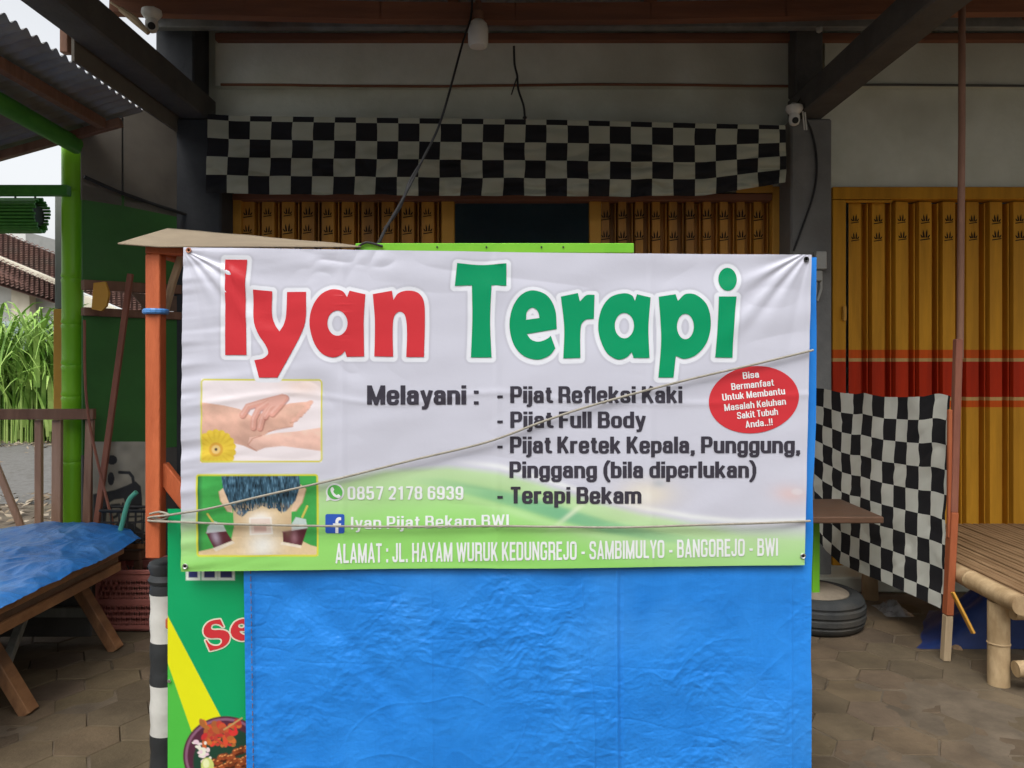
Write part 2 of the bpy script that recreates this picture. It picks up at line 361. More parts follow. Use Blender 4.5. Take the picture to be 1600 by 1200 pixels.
# pillars
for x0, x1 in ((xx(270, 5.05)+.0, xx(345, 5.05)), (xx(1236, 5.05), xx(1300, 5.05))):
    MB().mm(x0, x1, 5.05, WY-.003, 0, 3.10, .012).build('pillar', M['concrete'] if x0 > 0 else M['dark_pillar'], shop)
for x0, x1 in ((-2.19, -2.01), (1.87, 2.05)):
    MB().mm(x0, x1, 2.9, WY-.08, 3.103, 3.27, .01).build('roof_beam', M['dark_beam'], shop)
MB().mm(1.87, 2.05, 5.06, WY-.09, 3.272, 3.78, .01).build('pillar_head', M['dark_beam'], shop)
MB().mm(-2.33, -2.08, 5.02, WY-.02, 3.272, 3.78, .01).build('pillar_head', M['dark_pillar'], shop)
# roof
def zr(d): return 3.78-.20*(WY-d)
def corrugated(x0, x1, y0, y1, zf, per=.076, amp=.011, axis=0, ny=3, n_per=8):
    n = int((x1-x0)/per*n_per); vs = []; fs = []
    for j in range(ny):
        y = y0+(y1-y0)*j/(ny-1)
        for i in range(n+1):
            x = x0+(x1-x0)*i/n; h = amp*math.sin(2*math.pi*(x-x0)/per)
            vs.append((x, y, zf(x, y)+h) )
    for j in range(ny-1):
        for i in range(n): a = j*(n+1)+i; fs.append((a, a+1, a+n+2, a+n+1))
    mb = MB(); mb.add(vs, fs); return mb
corrugated(-2.34, 6.2, 2.85, WY+.5, lambda x, y: zr(y)+.035).build('roof_sheet', M['zinc'], shop, smooth=True)
for d, hh in ((4.42, .10), (3.4, .10)):
    mb = MB(); n = 12
    xs = np.linspace(-2.3, 6.2, n)
    for i in range(n-1):
        sg = lambda x: .05*math.cos((x-.1)/2.4*1.57) if abs(x-.1) < 2.4 else 0
        mb.bar((xs[i], d, zr(d)-.055-sg(xs[i])), (xs[i+1]+.004, d, zr(d)-.055-sg(xs[i+1])), .07, hh, bev=0)
    mb.build('purlin', M['roofwood'], shop)
MB().mm(-2.3, 6.2, 4.93, 4.99, zr(4.96)-.065, zr(4.96)+.015).build('purlin', M['zinc'], shop)
MB().mm(-2.0, 6.2, WY-.13, WY-.075, zz(66, WY-.1)+.002, zz(54, WY-.1)).build('wall_plate', M['roofwood'], shop)
for x in (-.35, .82, 3.3):
    MB().bar((x, 2.95, zr(2.95)-.01+.01), (x, WY-.1, zr(WY-.1)+.01), .05, .045).build('rafter', M['roofwood'], shop)
# step and inside floor
MB().mm(-1.9, 5.2, 4.98, WY+.2, .0, .10, .01).build('door_step', M['plaster'], shop)
rm = MB(); rm.mm(2.31, 6.5, 6.4, 6.5, .1, 3.7, 0); rm.mm(6.4, 6.5, WY+.15, 6.39, .1, 3.7, 0); rm.mm(2.31, 6.5, WY+.15, 6.5, 3.71, 3.8, 0); rm.mm(-2.1, 2.2, 8.4, 8.5, .1, 3.7, 0); rm.mm(-2.2, -2.1, WY+.15, 8.5, .1, 3.7, 0); rm.mm(2.2, 2.3, WY+.15, 8.5, .1, 3.7, 0); rm.mm(-2.2, 2.3, WY+.15, 8.5, 3.5, 3.6, 0)
rm.build('room_wall', M['interior'], shop)
MB().mm(-2.09, 2.19, 8.36, 8.39, .1, 2.16, 0).build('room_dado', M['inner_green'], shop)
MB().mm(-2.2, 2.3, WY+.2, 8.5, .0, .1, 0).build('room_floor', M['concrete'], shop)
# folding shutters
def emblem(mb, x, y, z, s=1.0):
    """row of small leaf-shaped vent slots above a bar"""
    def leaf(a, l, w_, ox):
        c, s_ = math.cos(a), math.sin(a); pts = [(-w_, 0), (-w_*.9, l*.6), (0, l), (w_*.9, l*.6), (w_, 0)]
        mb.slab([(x+ox+s*(px*c+py*s_), y, z+s*(-px*s_+py*c)) for px, py in pts], (0, .0015, 0))
    leaf(-.65, .032, .006, -.022*s); leaf(-.12, .066, .0065, -.010*s); leaf(.08, .072, .0065, .010*s); leaf(.6, .032, .006, .024*s)
    mb.slab([(x-.042*s, y, z-.018*s), (x+.042*s, y, z-.006*s), (x+.042*s, y, z-.014*s), (x-.042*s, y, z-.027*s)], (0, .0015, 0))
def shutter(x0, pitch, n, y, z0, z1, m, rows, flat=.52):
    sh = MB(); em = MB(); prof = []
    dp = .08
    for k in range(n):
        a = x0+k*pitch; prof += [(a, y), (a+pitch*flat, y+.006), (a+pitch*(flat+.10), y+dp), (a+pitch*.90, y+dp-.004)]
        for z in rows: emblem(em, a+pitch*flat*.5+random.uniform(-.004, .004), y-.0005, z+random.uniform(-.006, .006), random.uniform(.66, .82))
    prof.append((x0+n*pitch, y))
    vs = [(px, py, z) for z in (z0, z1) for px, py in prof]; q = len(prof)
    vs += [(px, py+.003, z) for z in (z0, z1) for px, py in prof]
    sh.add(vs, [(i, i+1, q+i+1, q+i) for i in range(q-1)]+[(2*q+i+1, 2*q+i, 3*q+i, 3*q+i+1) for i in range(q-1)]+[(i, i+1, 2*q+i+1, 2*q+i) for i in range(q-1)]+[(q+i, q+i+1, 3*q+i+1, 3*q+i) for i in range(q-1)])
    # narrow folds standing between the leaves
    for k in range(n): sh.mm(x0+k*pitch+pitch*.80, x0+k*pitch+pitch*.845, y+.012, y+dp-.006, z0+.01, z1-.01, 0)
    nf = len(sh.f); sh.add(em.v, em.f)
    o = sh.build('folding_shutter', m, shop); o.data.materials.append(M['cutout'])
    mi = np.zeros(len(o.data.polygons), np.int32); mi[nf:] = 1; o.data.polygons.foreach_set('material_index', mi)
    return o
SY = WY+.02; r1, r2 = zz(335, SY), zz(362, SY)
shL = shutter(xx(378, SY), (xx(690, SY)-xx(378, SY))/10, 10, SY, .1, zz(312, SY), M['shutter_plain'], (r1, r2), .60)
shR = shutter(xx(940, SY), (xx(1205, SY)-xx(940, SY))/10, 10, SY, .1, zz(314, SY), M['shutter_plain'], (r1-.02, r2-.04), .45)
shD = shutter(xx(1326, SY), (xx(1510, SY)-xx(1326, SY))/5, 15, SY, .1, zz(315, SY), M['shutter'], (zz(345, SY), zz(372, SY)), .54)
MB().mm(xx(690, SY), xx(710, SY), SY-.01, SY+.05, .1, zz(314, SY)).build('edge_stile', M['ochre'], shL)
MB().mm(xx(921, SY), xx(940, SY)-.003, SY-.01, SY+.05, .1, zz(314, SY)).build('edge_stile', M['ochre'], shR)
fy = WY-.03
fr = MB(); fr.mm(xx(350, fy), xx(376, fy), fy, WY+.1, .1, zz(304, fy)); fr.build('door_frame', M['ochre'], shL)
MB().mm(xx(352, fy), xx(1206, fy), fy-.01, WY+.08, zz(313, fy), zz(303, fy)).build('head_rail', M['roofwood'], shop)
fr = MB(); fr.mm(xx(1207, fy), xx(1232, fy), fy, WY+.1, .1, zz(291, fy)); fr.slab([(xx(1150, fy), fy-.02, zz(302, fy)), (xx(1206, fy), fy-.02, zz(302, fy)), (xx(1206, fy), fy-.02, zz(290, fy)), (xx(1170, fy), fy-.02, zz(292, fy)), (xx(1150, fy), fy-.02, zz(296, fy))], (0, .019, 0))
fr.build('door_frame', M['ochre'], shR)
fr = MB(); fr.mm(xx(1301, fy), xx(1322, fy), fy, WY+.1, .1, zz(312, fy)); fr.mm(xx(1301, fy), 5.3, fy-.003, WY+.1, zz(311, fy), zz(292, fy)); fr.mm(xx(1322, fy), xx(1395, fy), fy+.004, fy+.03, zz(316, fy), zz(312, fy))
fr.build('door_frame', M['shutter'], shD)
for py in (490, 700): MB().tube([(xx(1318, fy), fy-.012, zz(py+11, fy)), (xx(1318, fy), fy-.012, zz(py-11, fy))], .014, 10).build('hinge', M['ochre'], shD, smooth=True)
# electrics on the pillar
ys = 5.045
sw = MB(); sw.mm(xx(1271, ys), xx(1288, ys), ys-.045, ys, zz(422, ys), zz(394, ys), .006); sw.mm(xx(1268, ys), xx(1281, ys), ys-.05, ys-.002, zz(440, ys), zz(424, ys), .006)
sw.tube([P(1283, 424, ys-.02), P(1283, 452, ys-.02), P(1277, 470, ys-.02)], .009, 8); sw.tube([P(1276, 440, ys-.02), P(1274, 470, ys-.02)], .006, 6)
tag(sw.build('meter_box', M['grey_plastic']), 'small grey electric switch box screwed to the concrete pillar beside the banner corner', 'switch box')

# side screen on the left: fibre boards above, green boards below
def SD(px): return 6.315/(.814-(px-CX)/F)
def SP(px, py, back=0.0):
    d = SD(px); p = P(px, py, d); return p+Vector((-.776*.0-back*.775, back*.63, 0))
scr = thing('side_screen', 'dark side partition of brown fibre board and green painted boards left of the stall', 'partition', (-2.3, 4.95, 0))
def sheet(pts, th, name, m):
    n_ = Vector((-.775, .63, 0))*th
    return MB().slab(pts, n_).build(name, m, scr)
def SPz(px, z): d = SD(px); p = P(px, 0, d); p.z = z; return p
sheet([SPz(128, 2.47), SPz(190, 2.47), SPz(190, 3.1), SPz(128, 3.1)], .02, 'fibre_panel', M['panel'])
sheet([SPz(194, 2.47), SPz(284, 2.45), SPz(284, 3.1), SPz(194, 3.1)], .02, 'fibre_panel', M['panel'])
MB().bar(SPz(192, 2.5)-Vector((.05, -.03, 0)), SPz(192, 3.1)-Vector((.05, -.03, 0)), .07, .07).build('stud', M['dark_beam'], scr)
MB().mm(-2.215, -2.20, 3.86, 5.2, 3.012, 3.16, 0).build('fascia_board', M['panel'], scr)
sheet([SPz(129, 1.975), SPz(345, 1.99), SPz(345, 2.46), SPz(129, 2.56)], .015, 'green_panel', M['green_board'])
for zc in (1.96,): MB().bar(SPz(129, zc), SPz(345, zc+.02), .05, .06).build('rail', M['brown'], scr)
MB().bar(SPz(129, 1.80), SPz(345, 1.80), .05, .05).build('rail', M['brown'], scr)
sheet([SPz(129, .94), SPz(345, .94), SPz(345, 1.775), SPz(129, 1.775)], .015, 'green_panel', M['green_board'])
sheet([SPz(185, 1.99), SPz(190, 1.83), SPz(235, 1.83), SPz(345, 1.83), SPz(345, 1.93), SPz(237, 1.93)], .012, 'gap_board', M['darkwood']) if False else None
sheet([SPz(229, 1.83), SPz(345, 1.83), SPz(345, 1.93), SPz(205, 1.93)], .012, 'gap_board', M['darkwood'])
cb = MB(); cb.tube([SPz(px, z)+Vector((.03, -.03, 0)) for px, z in ((128, 2.60), (180, 2.545), (240, 2.50), (300, 2.46), (345, 2.44))], .011, 8)
cb.build('edge_cable', M['black'], scr, smooth=True)
sheet([SPz(129, .0), SPz(345, 0), SPz(345, .938), SPz(129, .938)], .02, 'base_panel', M['dark_beam'])

# ------------------------------------------------------------------ lean-to awning on the left
aw = thing('lean_to_awning', 'weathered corrugated zinc awning on wooden purlins and green beams at the left edge', 'awning', (-3.2, 3.4, 2.6))
def zaw(x): return 3.0+.28*(x+2.2)
mb = MB(); vs = []; fs = []; ny = int((4.62-1.9)/.076*8); xsn = 4
for j in range(ny+1):
    y = 1.9+(4.62-1.9)*j/ny; h = .013*math.sin(2*math.pi*y/.076)
    for i in range(xsn): x = -2.22-2.0*i/(xsn-1); vs.append((x, y, zaw(x)+.02+h))
for j in range(ny):
    for i in range(xsn-1): a = j*xsn+i; fs.append((a, a+1, a+xsn+1, a+xsn))
mb.add(vs, fs); mb.build('roof_sheet', M['oldzinc'], aw, smooth=True)
for x in (-2.42, -3.05, -3.7): MB().bar((x, 1.9, zaw(x)-.035), (x, 4.53, zaw(x)-.035), .05, .06).build('purlin', M['brown'], aw)
for y in (4.56, 3.2): MB().bar((-2.32, y, zaw(-2.32)-.045), (-4.2, y, zaw(-4.2)-.045), .04, .05).build('rafter', M['brown'], aw)
MB().tube([(-2.62, 4.62, 2.80), (-2.6, 3.9, 2.815), (-2.58, 2.2, 2.84)], .052, 12).build('green_beam', M['green_beam'], aw, smooth=True)
MB().bar(P(-60, 298, 4.62), P(108, 298, 4.62), .05, .062).build('green_beam', M['green_beam'], aw)
MB().mm(-2.70, -2.60, 3.82, 3.87, 2.8, 2.95) if False else None
MB().bar(P(103, 40, 3.95), P(103, 84, 3.95), .04, .045).build('prop', M['brown'], aw)
# bamboo post
def bamboo(mb, a, b, r, nodes, n=16):
    a, b = Vector(a), Vector(b); pts = []; rs = []
    for t in sorted(set([0, 1]+[x for k in nodes for x in (max(k-.012, 0), k-.004, k, k+.004, min(k+.012, 1))])):
        near = min([abs(t-k) for k in nodes] or [1]); pts.append(a.lerp(b, t)); rs.append(r*(1.0 if near > .008 else (1.07 if near > .002 else .97)))
    t0 = (b-a).normalized(); u = t0.orthogonal().normalized(); v = t0.cross(u); base = len(mb.v)
    vs = [p+(u*math.cos(2*math.pi*k/n)+v*math.sin(2*math.pi*k/n))*rr for p, rr in zip(pts, rs) for k in range(n)]
    m_ = len(pts); fs = [(i*n+k, i*n+(k+1) % n, (i+1)*n+(k+1) % n, (i+1)*n+k) for i in range(m_-1) for k in range(n)]+[tuple(range(n))[::-1], tuple((m_-1)*n+k for k in range(n))]
    mb.add(vs, fs); return mb
bp = bamboo(MB(), (P(114, 820, 4.72).x, 4.72, 0), (P(113, 200, 4.72).x, 4.72, 2.96), .060, [.13, .30, .435, .50, .585, .68, .86])
tag(bp.build('bamboo_post', M['bamboo_green'], smooth=True), 'thick bright green painted bamboo post carrying the left awning', 'post')
op = thing('board_post', 'grey timber post with ochre lower half just behind the green bamboo post', 'post', (P(94, 0, 4.95).x, 4.95, 0))
x0, x1 = xx(86, 4.95), xx(103, 4.95)
MB().mm(x0, x1, 4.93, 4.98, 0, zz(483, 4.95)).build('lower_section', M['ochre'], op)
MB().mm(x0+.008, x1, 4.932, 4.978, zz(482.5, 4.95), zz(290, 4.95)).build('upper_section', M['greywood'], op)
# rolled bamboo blind
bl = thing('roll_blind', 'rolled up dark green bamboo blind under the green crossbeam', 'blind', P(20, 335, 4.68))
mb = MB()
yb, zb = 4.70, zz(336, 4.68)
for k in range(30):
    a = 2*math.pi*k/30; rr = .075*(1+.06*math.sin(3*a)); x1_ = xx(66, 4.7)+rng.uniform(-.012, .012)
    mb.tube([(-3.9, yb+rr*math.cos(a), zb+.10*math.sin(a)), (x1_, yb+rr*math.cos(a), zb+.10*math.sin(a))], .009, 6)
mb.build('slat_roll', M['green_beam'], bl, smooth=True)
MB().tube([(-3.9, yb, zb), (xx(60, 4.7), yb, zb)], .062, 12).build('roll_core', M['black'], bl)
for px in (24, 55): MB().tube([P(px, 305, 4.68), P(px, 318, 4.66)], .006, 6).build('cord', M['black'], bl)

# ------------------------------------------------------------------ fence in front of the bamboo post
fn = thing('wooden_railing', 'brown wooden railing with upright slats behind the blue covered table', 'railing', (-2.9, 4.55, 0))
D = 4.55
MB().bar((-4.3, D, zz(648, D)), (xx(148, D), D, zz(647, D)), .035, .062).build('top_rail', M['brown'], fn)
for px0, px1 in ((57, 55.), (84, 82), (137, 136), (88, 92)):
    pass
for a, b, wd in (((61, 656), (61, 850), .040), ((90, 656), (89, 850), .055), ((141, 656), (136, 835), .045), ((-30, 656), (-30, 850), .045)):
    MB().bar(P(*b, D+.04), P(*a, D+.04), .03, wd, up=(1, 0, 0)).build('upright', M['lit_brown'], fn)
MB().bar(P(-8, 722, D+.02), P(36, 830, D+.02), .022, .04, up=(1, 0, 0)).build('brace', M['lit_brown'], fn)
MB().bar((-4.3, D+.0, zz(846, D)), (xx(152, D), D, zz(828, D)), .03, .05).build('bottom_rail', M['brown'], fn)
p = MB().bar(P(150, 825, 4.50), P(204, 428, 4.62), .026, .032, up=(1, 0, 0))
tag(p.build('wooden_stick', M['redwood']), 'red brown wooden stick leaning against the green side boards', 'stick')
p = MB().bar(P(141, 655, 4.76), P(141, 488, 4.76), .03, .045, up=(1, 0, 0)); p.bar(P(141, 655, 4.76), (xx(141, 4.76), 4.76, 0), .03, .045, up=(1, 0, 0))
tag(p.build('wooden_post', M['brown']), 'dark brown square post standing right beside the green bamboo', 'post')
p = MB().tube([P(132, 500, 4.5), P(138, 650, 4.48), P(182, 840, 4.42)], .008, 6, smoothpath=True)
tag(p.build('cane', M['redwood']), 'thin bent brown cane standing behind the railing end', 'cane')
# yellow folded leaf shaped board hanging in the gap
p = MB().slab([P(x, y, 4.55) for x, y in ((143, 483), (146, 442), (164, 440), (170, 458), (166, 478), (158, 486))], (0, .02, 0))
tag(p.build('yellow_panel', M['ochre']), 'small ochre board hanging in the gap between the green boards', 'board')

# ------------------------------------------------------------------ low table with blue sheet on the left
lt = thing('low_table', 'low wooden table with splayed legs under the blue sheet at left', 'table', (-2.7, 3.4, 0))
MB().mm(-3.5, -2.08, 2.45, 4.12, .47, .505).build('table_top', M['tablewood'], lt)
MB().mm(-2.115, -2.085, 2.47, 4.10, .385, .43).build('apron', M['tablewood'], lt)
MB().mm(-3.45, -2.12, 4.05, 4.08, .395, .468).build('apron', M['tablewood'], lt)
MB().mm(-2.125, -2.105, 2.47, 4.11, .425, .472).build('side_board', M['darkwood'], lt)
MB().mm(-3.4, -2.25, 4.10, 4.12, .03, .46).build('shade_panel', M['dark_beam'], lt)  # added dark panel that keeps the space under the table in shade
MB().mm(-3.42, -3.40, 2.47, 4.09, .03, .46).build('shade_panel', M['dark_beam'], lt)  # also added, stops light coming in from the back of the table
for y in (3.28, 4.0):
    MB().bar((-2.06, y, 0), (-2.34, y, .465), .05, .07, up=(0, 1, 0)).build('leg', M['tablewood'], lt)
    MB().bar((-3.5, y, 0), (-3.2, y, .465), .05, .07, up=(0, 1, 0)).build('leg', M['tablewood'], lt)
    MB().bar((-3.38, y+.05, .18), (-2.18, y+.05, .18), .03, .05).build('stretcher', M['greywood'], lt)
MB().bar((-2.2, 3.30, .13), (-2.45, 4.0, .42), .035, .045).build('brace', M['greywood'], lt)
def tpos(U, V):
    x = -3.55+U*1.50; y = 2.38+V*2.0; e = np.clip((x+2.19)/.14, 0, 1)
    # corner at the far right is pulled out to a point
    x = x+e*(.0+.0*V)+.02*vn(y*4, y*0, 74)*e; y = y - e*.10*np.clip((V-.9)/.1, 0, 1)
    wx = x+.06*vn(x*5, y*5, 7); wy = y+.06*vn(x*4, y*6, 8)
    z = .535+.018*vn(x*3, y*3, 1)+.008*vn(x*8, y*6, 2)+.006*ridge(wx*7+wy*3, wy*5-wx*2, 3)+.0035*ridge(wx*15-wy*6, wy*13+wx*5, 6)+.0016*ridge(wx*34, wy*30, 9)
    far = np.exp(-((x+2.62)/.35)**2)*np.clip((V-.55)/.45, 0, 1)
    z = z+far*.06-e*e*(.022+.012*vn(y*5, y*0+.5, 4))-np.clip((V-.93)/.07, 0, 1)*.015
    return np.stack([x, y, z], 1)
M['tablesheet'] = mat('table_sheet', (.02, .15, .46), (.035, .21, .60), .34, 6, .3, 60, spec=.5, c3=(.10, .26, .56))  # pale third colour paints in the highlight streaks on the sheet
tag(grid_obj('tarpaulin', 260, 320, tpos, M['tablesheet']), 'wrinkled blue sheet spread over the low wooden table', 'tarpaulin')

# printed sack, wire basket, hose and red crate in the dark corner
def seg(px, py, pts, w_):
    """soft mask of a stroke (polyline) of half width w_"""
    d = np.full(px.shape, 1e9); pts = np.array(pts, float)
    for a, b in zip(pts[:-1], pts[1:]):
        ab = b-a; t = np.clip(((px-a[0])*ab[0]+(py-a[1])*ab[1])/max((ab**2).sum(), 1e-9), 0, 1)
        d = np.minimum(d, np.hypot(px-a[0]-t*ab[0], py-a[1]-t*ab[1]))
    return np.clip((w_-d)/1.2+.5, 0, 1)
def ell(px, py, cx, cy, rx, ry, soft=.06, rot=0.):
    c, s_ = math.cos(rot), math.sin(rot); dx, dy = px-cx, py-cy
    r_ = np.hypot((dx*c+dy*s_)/rx, (-dx*s_+dy*c)/ry); return np.clip((1-r_)/soft+.5, 0, 1)
def pmask(px, py, poly):
    poly = np.array(poly, float); ins = np.zeros(px.shape, bool); d = np.full(px.shape, 1e9); n = len(poly)
    for i in range(n):
        a, b = poly[i], poly[(i+1) % n]
        c = ((a[1] > py) != (b[1] > py)) & (px < (b[0]-a[0])*(py-a[1])/(b[1]-a[1]+1e-12)+a[0]); ins ^= c
        ab = b-a; t = np.clip(((px-a[0])*ab[0]+(py-a[1])*ab[1])/max((ab**2).sum(), 1e-9), 0, 1)
        d = np.minimum(d, np.hypot(px-a[0]-t*ab[0], py-a[1]-t*ab[1]))
    return np.clip(np.where(ins, d, -d)/1.2+.5, 0, 1)
def over(C, c, m): return C*(1-m[:, None])+np.asarray(c)*m[:, None]
def sack_col(U, V, X):
    px = 145+U*85; py = 690+V*145; C = np.tile(np.array([.22, .195, .145]), (len(U), 1)); k = (.012, .012, .012)
    Z = lambda l: [(140+x*.1333, 680+y*.1333) for x, y in l]; E = lambda cx, cy, rx, ry: ell(px, py, 140+cx*.1333, 680+cy*.1333, rx*.1333, ry*.1333)
    C = C*(1+.25*vn(px/14, py/14, 90))[:, None]; tan = (.20, .175, .125)
    C = over(C, k, E(262, 290, 62, 55)); C = over(C, k, E(250, 510, 40, 78)); C = over(C, k, seg(px, py, Z([(350, 435), (465, 440), (505, 490), (515, 560)]), 2.4))
    C = over(C, k, pmask(px, py, Z([(40, 690), (180, 665), (300, 640), (430, 590), (540, 540), (600, 600), (615, 740), (615, 1200), (40, 1200)])))
    C = over(C, tan, pmask(px, py, Z([(205, 870), (230, 790), (290, 755), (400, 740), (420, 800), (385, 960), (290, 1060), (190, 1030)])))
    C = over(C, k, seg(px, py, Z([(350, 812), (255, 822), (245, 905), (335, 885), (322, 945), (250, 980)]), 1.9)); C = over(C, k, seg(px, py, Z([(392, 800), (365, 905)]), 1.8))
    C = over(C, tan, pmask(px, py, Z([(470, 905), (605, 850), (605, 1110), (460, 1010)])))
    for L_ in ([(440, 915), (610, 840)], [(540, 870), (545, 1010)], [(440, 960), (610, 950)], [(455, 1060), (610, 1000)]): C = over(C, k, seg(px, py, Z(L_), 1.5))
    return C
def sack_pos(U, V):
    px = 145+U*85; py = 690+V*145; d = 4.575-.04*U+.012*vn(U*4, V*5, 5); X = np.stack([(px-CX)/F*d, d, EYE+(CY-py)/F*d], 1); return X
tag(grid_obj('printed_sack', 90, 120, sack_pos, M['sack'], col=sack_col), 'dirty white sack with black brush lettering in the dark corner', 'sack')
bk = thing('wire_basket', 'black wire basket standing in front of the printed sack', 'basket', P(205, 850, 4.40))
mb = MB()
for k in range(6): mb.tube([P(160+k*13, 800, 4.40), P(162+k*12, 850, 4.40)], .005, 6)
for k in range(4): mb.tube([P(158, 800+k*16, 4.40), P(228, 800+k*16, 4.40)], .005, 6)
for k in range(6): mb.tube([P(160+k*13, 848, 4.40), P(160+k*13, 848, 4.40)+Vector((0, .12, 0))], .005, 6)
mb.build('wire_mesh', M['black'], bk)
MB().tube([P(156, 798, 4.39), P(230, 798, 4.39), P(230, 798, 4.39)+Vector((0, .12, 0)), P(156, 798, 4.39)+Vector((0, .12, 0)), P(156, 798, 4.39)], .008, 6).build('rim', M['black'], bk)
st = thing('corner_stand', 'dark wooden stand holding the wire basket over the red crate', 'stand', P(190, 985, 4.55))
MB().mm(xx(148, 4.6), xx(238, 4.6), 4.44, 4.78, zz(872, 4.5), zz(858, 4.5)).build('stand_top', M['darkwood'], st)
for px in (152, 234):
    for y in (4.46, 4.74): MB().mm(xx(px-5, 4.6), xx(px+5, 4.6), y-.018, y+.018, 0, zz(872, 4.5)-.001).build('leg', M['darkwood'], st)
MB().mm(xx(180, 4.46), xx(236, 4.46), 4.435, 4.46, zz(857, 4.45), zz(846, 4.45)).build('tray_board', M['tablewood'], st)
p = MB().tube([P(x/4, 560+y/4, 4.30) for x, y in ((853, 835), (810, 880), (785, 950), (765, 1030), (742, 1110), (735, 1170))], .0135, 10, smoothpath=True)
tag(p.build('garden_hose', M['teal'], smooth=True), 'short bent teal hose end sticking up beside the blue sheet', 'hose')
cr = thing('plastic_crate', 'red lattice plastic crate on the floor behind the striped post', 'crate', P(195, 995, 4.25))
y0 = 4.25; xa, xb, za, zb_ = xx(150, y0), xx(245, y0), .01, zz(896, y0)
mb = MB()
for zc in (za+.015, (za+zb_)/2, zb_-.02): mb.mm(xa, xb, y0, y0+.012, zc-.016, zc+.016, .002)
for zc in (za+.015, (za+zb_)/2, zb_-.02): mb.mm(xa, xb, y0+.30, y0+.312, zc-.016, zc+.016, .002)
for k in range(13):
    xk = xa+(xb-xa)*k/12
    for (lo_, hi_) in ((za+.03, (za+zb_)/2-.016), ((za+zb_)/2+.016, zb_-.036)):
        for s_ in (-1, 1):
            for yy in (y0+.004, y0+.304): mb.bar((xk, yy, lo_), (min(max(xk+s_*.05, xa), xb), yy, hi_), .006, .012, bev=0)
mb.mm(xa, xa+.012, y0, y0+.31, za, zb_, .002); mb.mm(xb-.012, xb, y0, y0+.31, za, zb_, .002); mb.mm(xa, xb, y0, y0+.31, za, za+.01, .002)
mb.build('lattice_body', M['redplastic'], cr)
rim = MB(); rim.mm(xa-.008, xb+.008, y0-.008, y0+.006, zb_-.004, zb_+.02, .003); rim.mm(xa-.008, xb+.008, y0+.306, y0+.32, zb_-.004, zb_+.02, .003); rim.mm(xa-.008, xa+.006, y0+.006, y0+.306, zb_-.004, zb_+.02, .003); rim.mm(xb-.006, xb+.008, y0+.006, y0+.306, zb_-.004, zb_+.02, .003)
rim.build('rim', M['redplastic'], cr)

# ------------------------------------------------------------------ the food cart
BD = 2.44                                          # depth of the banner plane
ct = thing('food_cart', 'orange framed food cart with lime top board, hidden behind the banner and blue tarp', 'food cart', (-.1, 2.9, 0))
CF, CB = 2.525, 3.25
xl, xr = xx(243.5, CF), xx(1252, CF)
ztop = zz(385, CF)
for y in (CF, CB):
    for x in (xl, xr):
        MB().mm(x-.024, x+.024, y-.024, y+.024, zz(870, CF) if y == CF else .15, ztop-(.028 if x < 0 else .10), .003).build('post', M['orange'], ct)
for y in (CF, CB): MB().bar((xl-.025, y, ztop-.013), (xr+.02, y, ztop-.085), .044, .028).build('top_rail', M['orange'], ct)
for x in (xl, xr): MB().mm(x-.022, x+.022, CF+.025, CB-.025, ztop-(.03 if x < 0 else .10), ztop-(.002 if x < 0 else .072)).build('side_rail', M['orange'], ct)
MB().bar(P(250, 730, CF+.015), P(310, 806, CF+.015), .055, .032, up=(0, 1, 0)).build('knee_brace', M['orange'], ct)
MB().mm(xl+.03, xr-.03, CF+.0, CB+.02, .62, .655).build('counter', M['orange'], ct)
MB().mm(xl+.034, xr-.034, CF+.02, CB, .12, .615).build('cabinet', M['green_board'], ct)
for x in (xl+.08, xr-.08):
    for y in (CF+.06, CB-.06): MB().mm(x-.03, x+.03, y-.03, y+.03, 0, .118).build('leg', M['orange'], ct)
tb = MB(); tb.mm(xx(556, 2.56), xx(990, 2.56), 2.552, 2.572, zz(396, 2.56), zz(380.5, 2.56), .002)
o = tb.build('top_board', M['lime'], ct)
for px in (683, 760, 846, 880): MB().lathe(P(px, 386, 2.551), [(.003, -.002), (.003, .002)], 8, (0, 1, 0)).build('nail', M['black'], o)
MB().tube([P(258, 486, 2.60), P(270, 440, 2.58), P(284, 398, 2.57)], .014, 8).build('bamboo_brace', M['palewood'], ct)
MB().lathe(P(243.5, 487, CF), [(.037, -.009), (.041, -.004), (.041, .004), (.037, .009)], 16).build('blue_tie', M['tablesheet'], ct)
# cardboard on top
def cpos(U, V):
    front = np.stack([184+U*380, 379.5+5.0*np.clip(U*6, 0, 1)], 1); back = np.stack([262+U*298, 357+U*26], 1)
    d = 2.47+V*.35; px = front[:, 0]*(1-V)+back[:, 0]*V; py = front[:, 1]*(1-V)+back[:, 1]*V+1.2*vn(U*7, V*3, 9)*V
    return np.stack([(px-CX)/F*d, d, EYE+(CY-py)/F*d], 1)
cbd = grid_obj('cardboard_sheet', 40, 12, cpos, M['cardboard'])
sol = cbd.modifiers.new('thickness', 'SOLIDIFY'); sol.thickness = .005
tag(cbd, 'flattened brown cardboard sheet lying on top of the cart at left', 'cardboard')
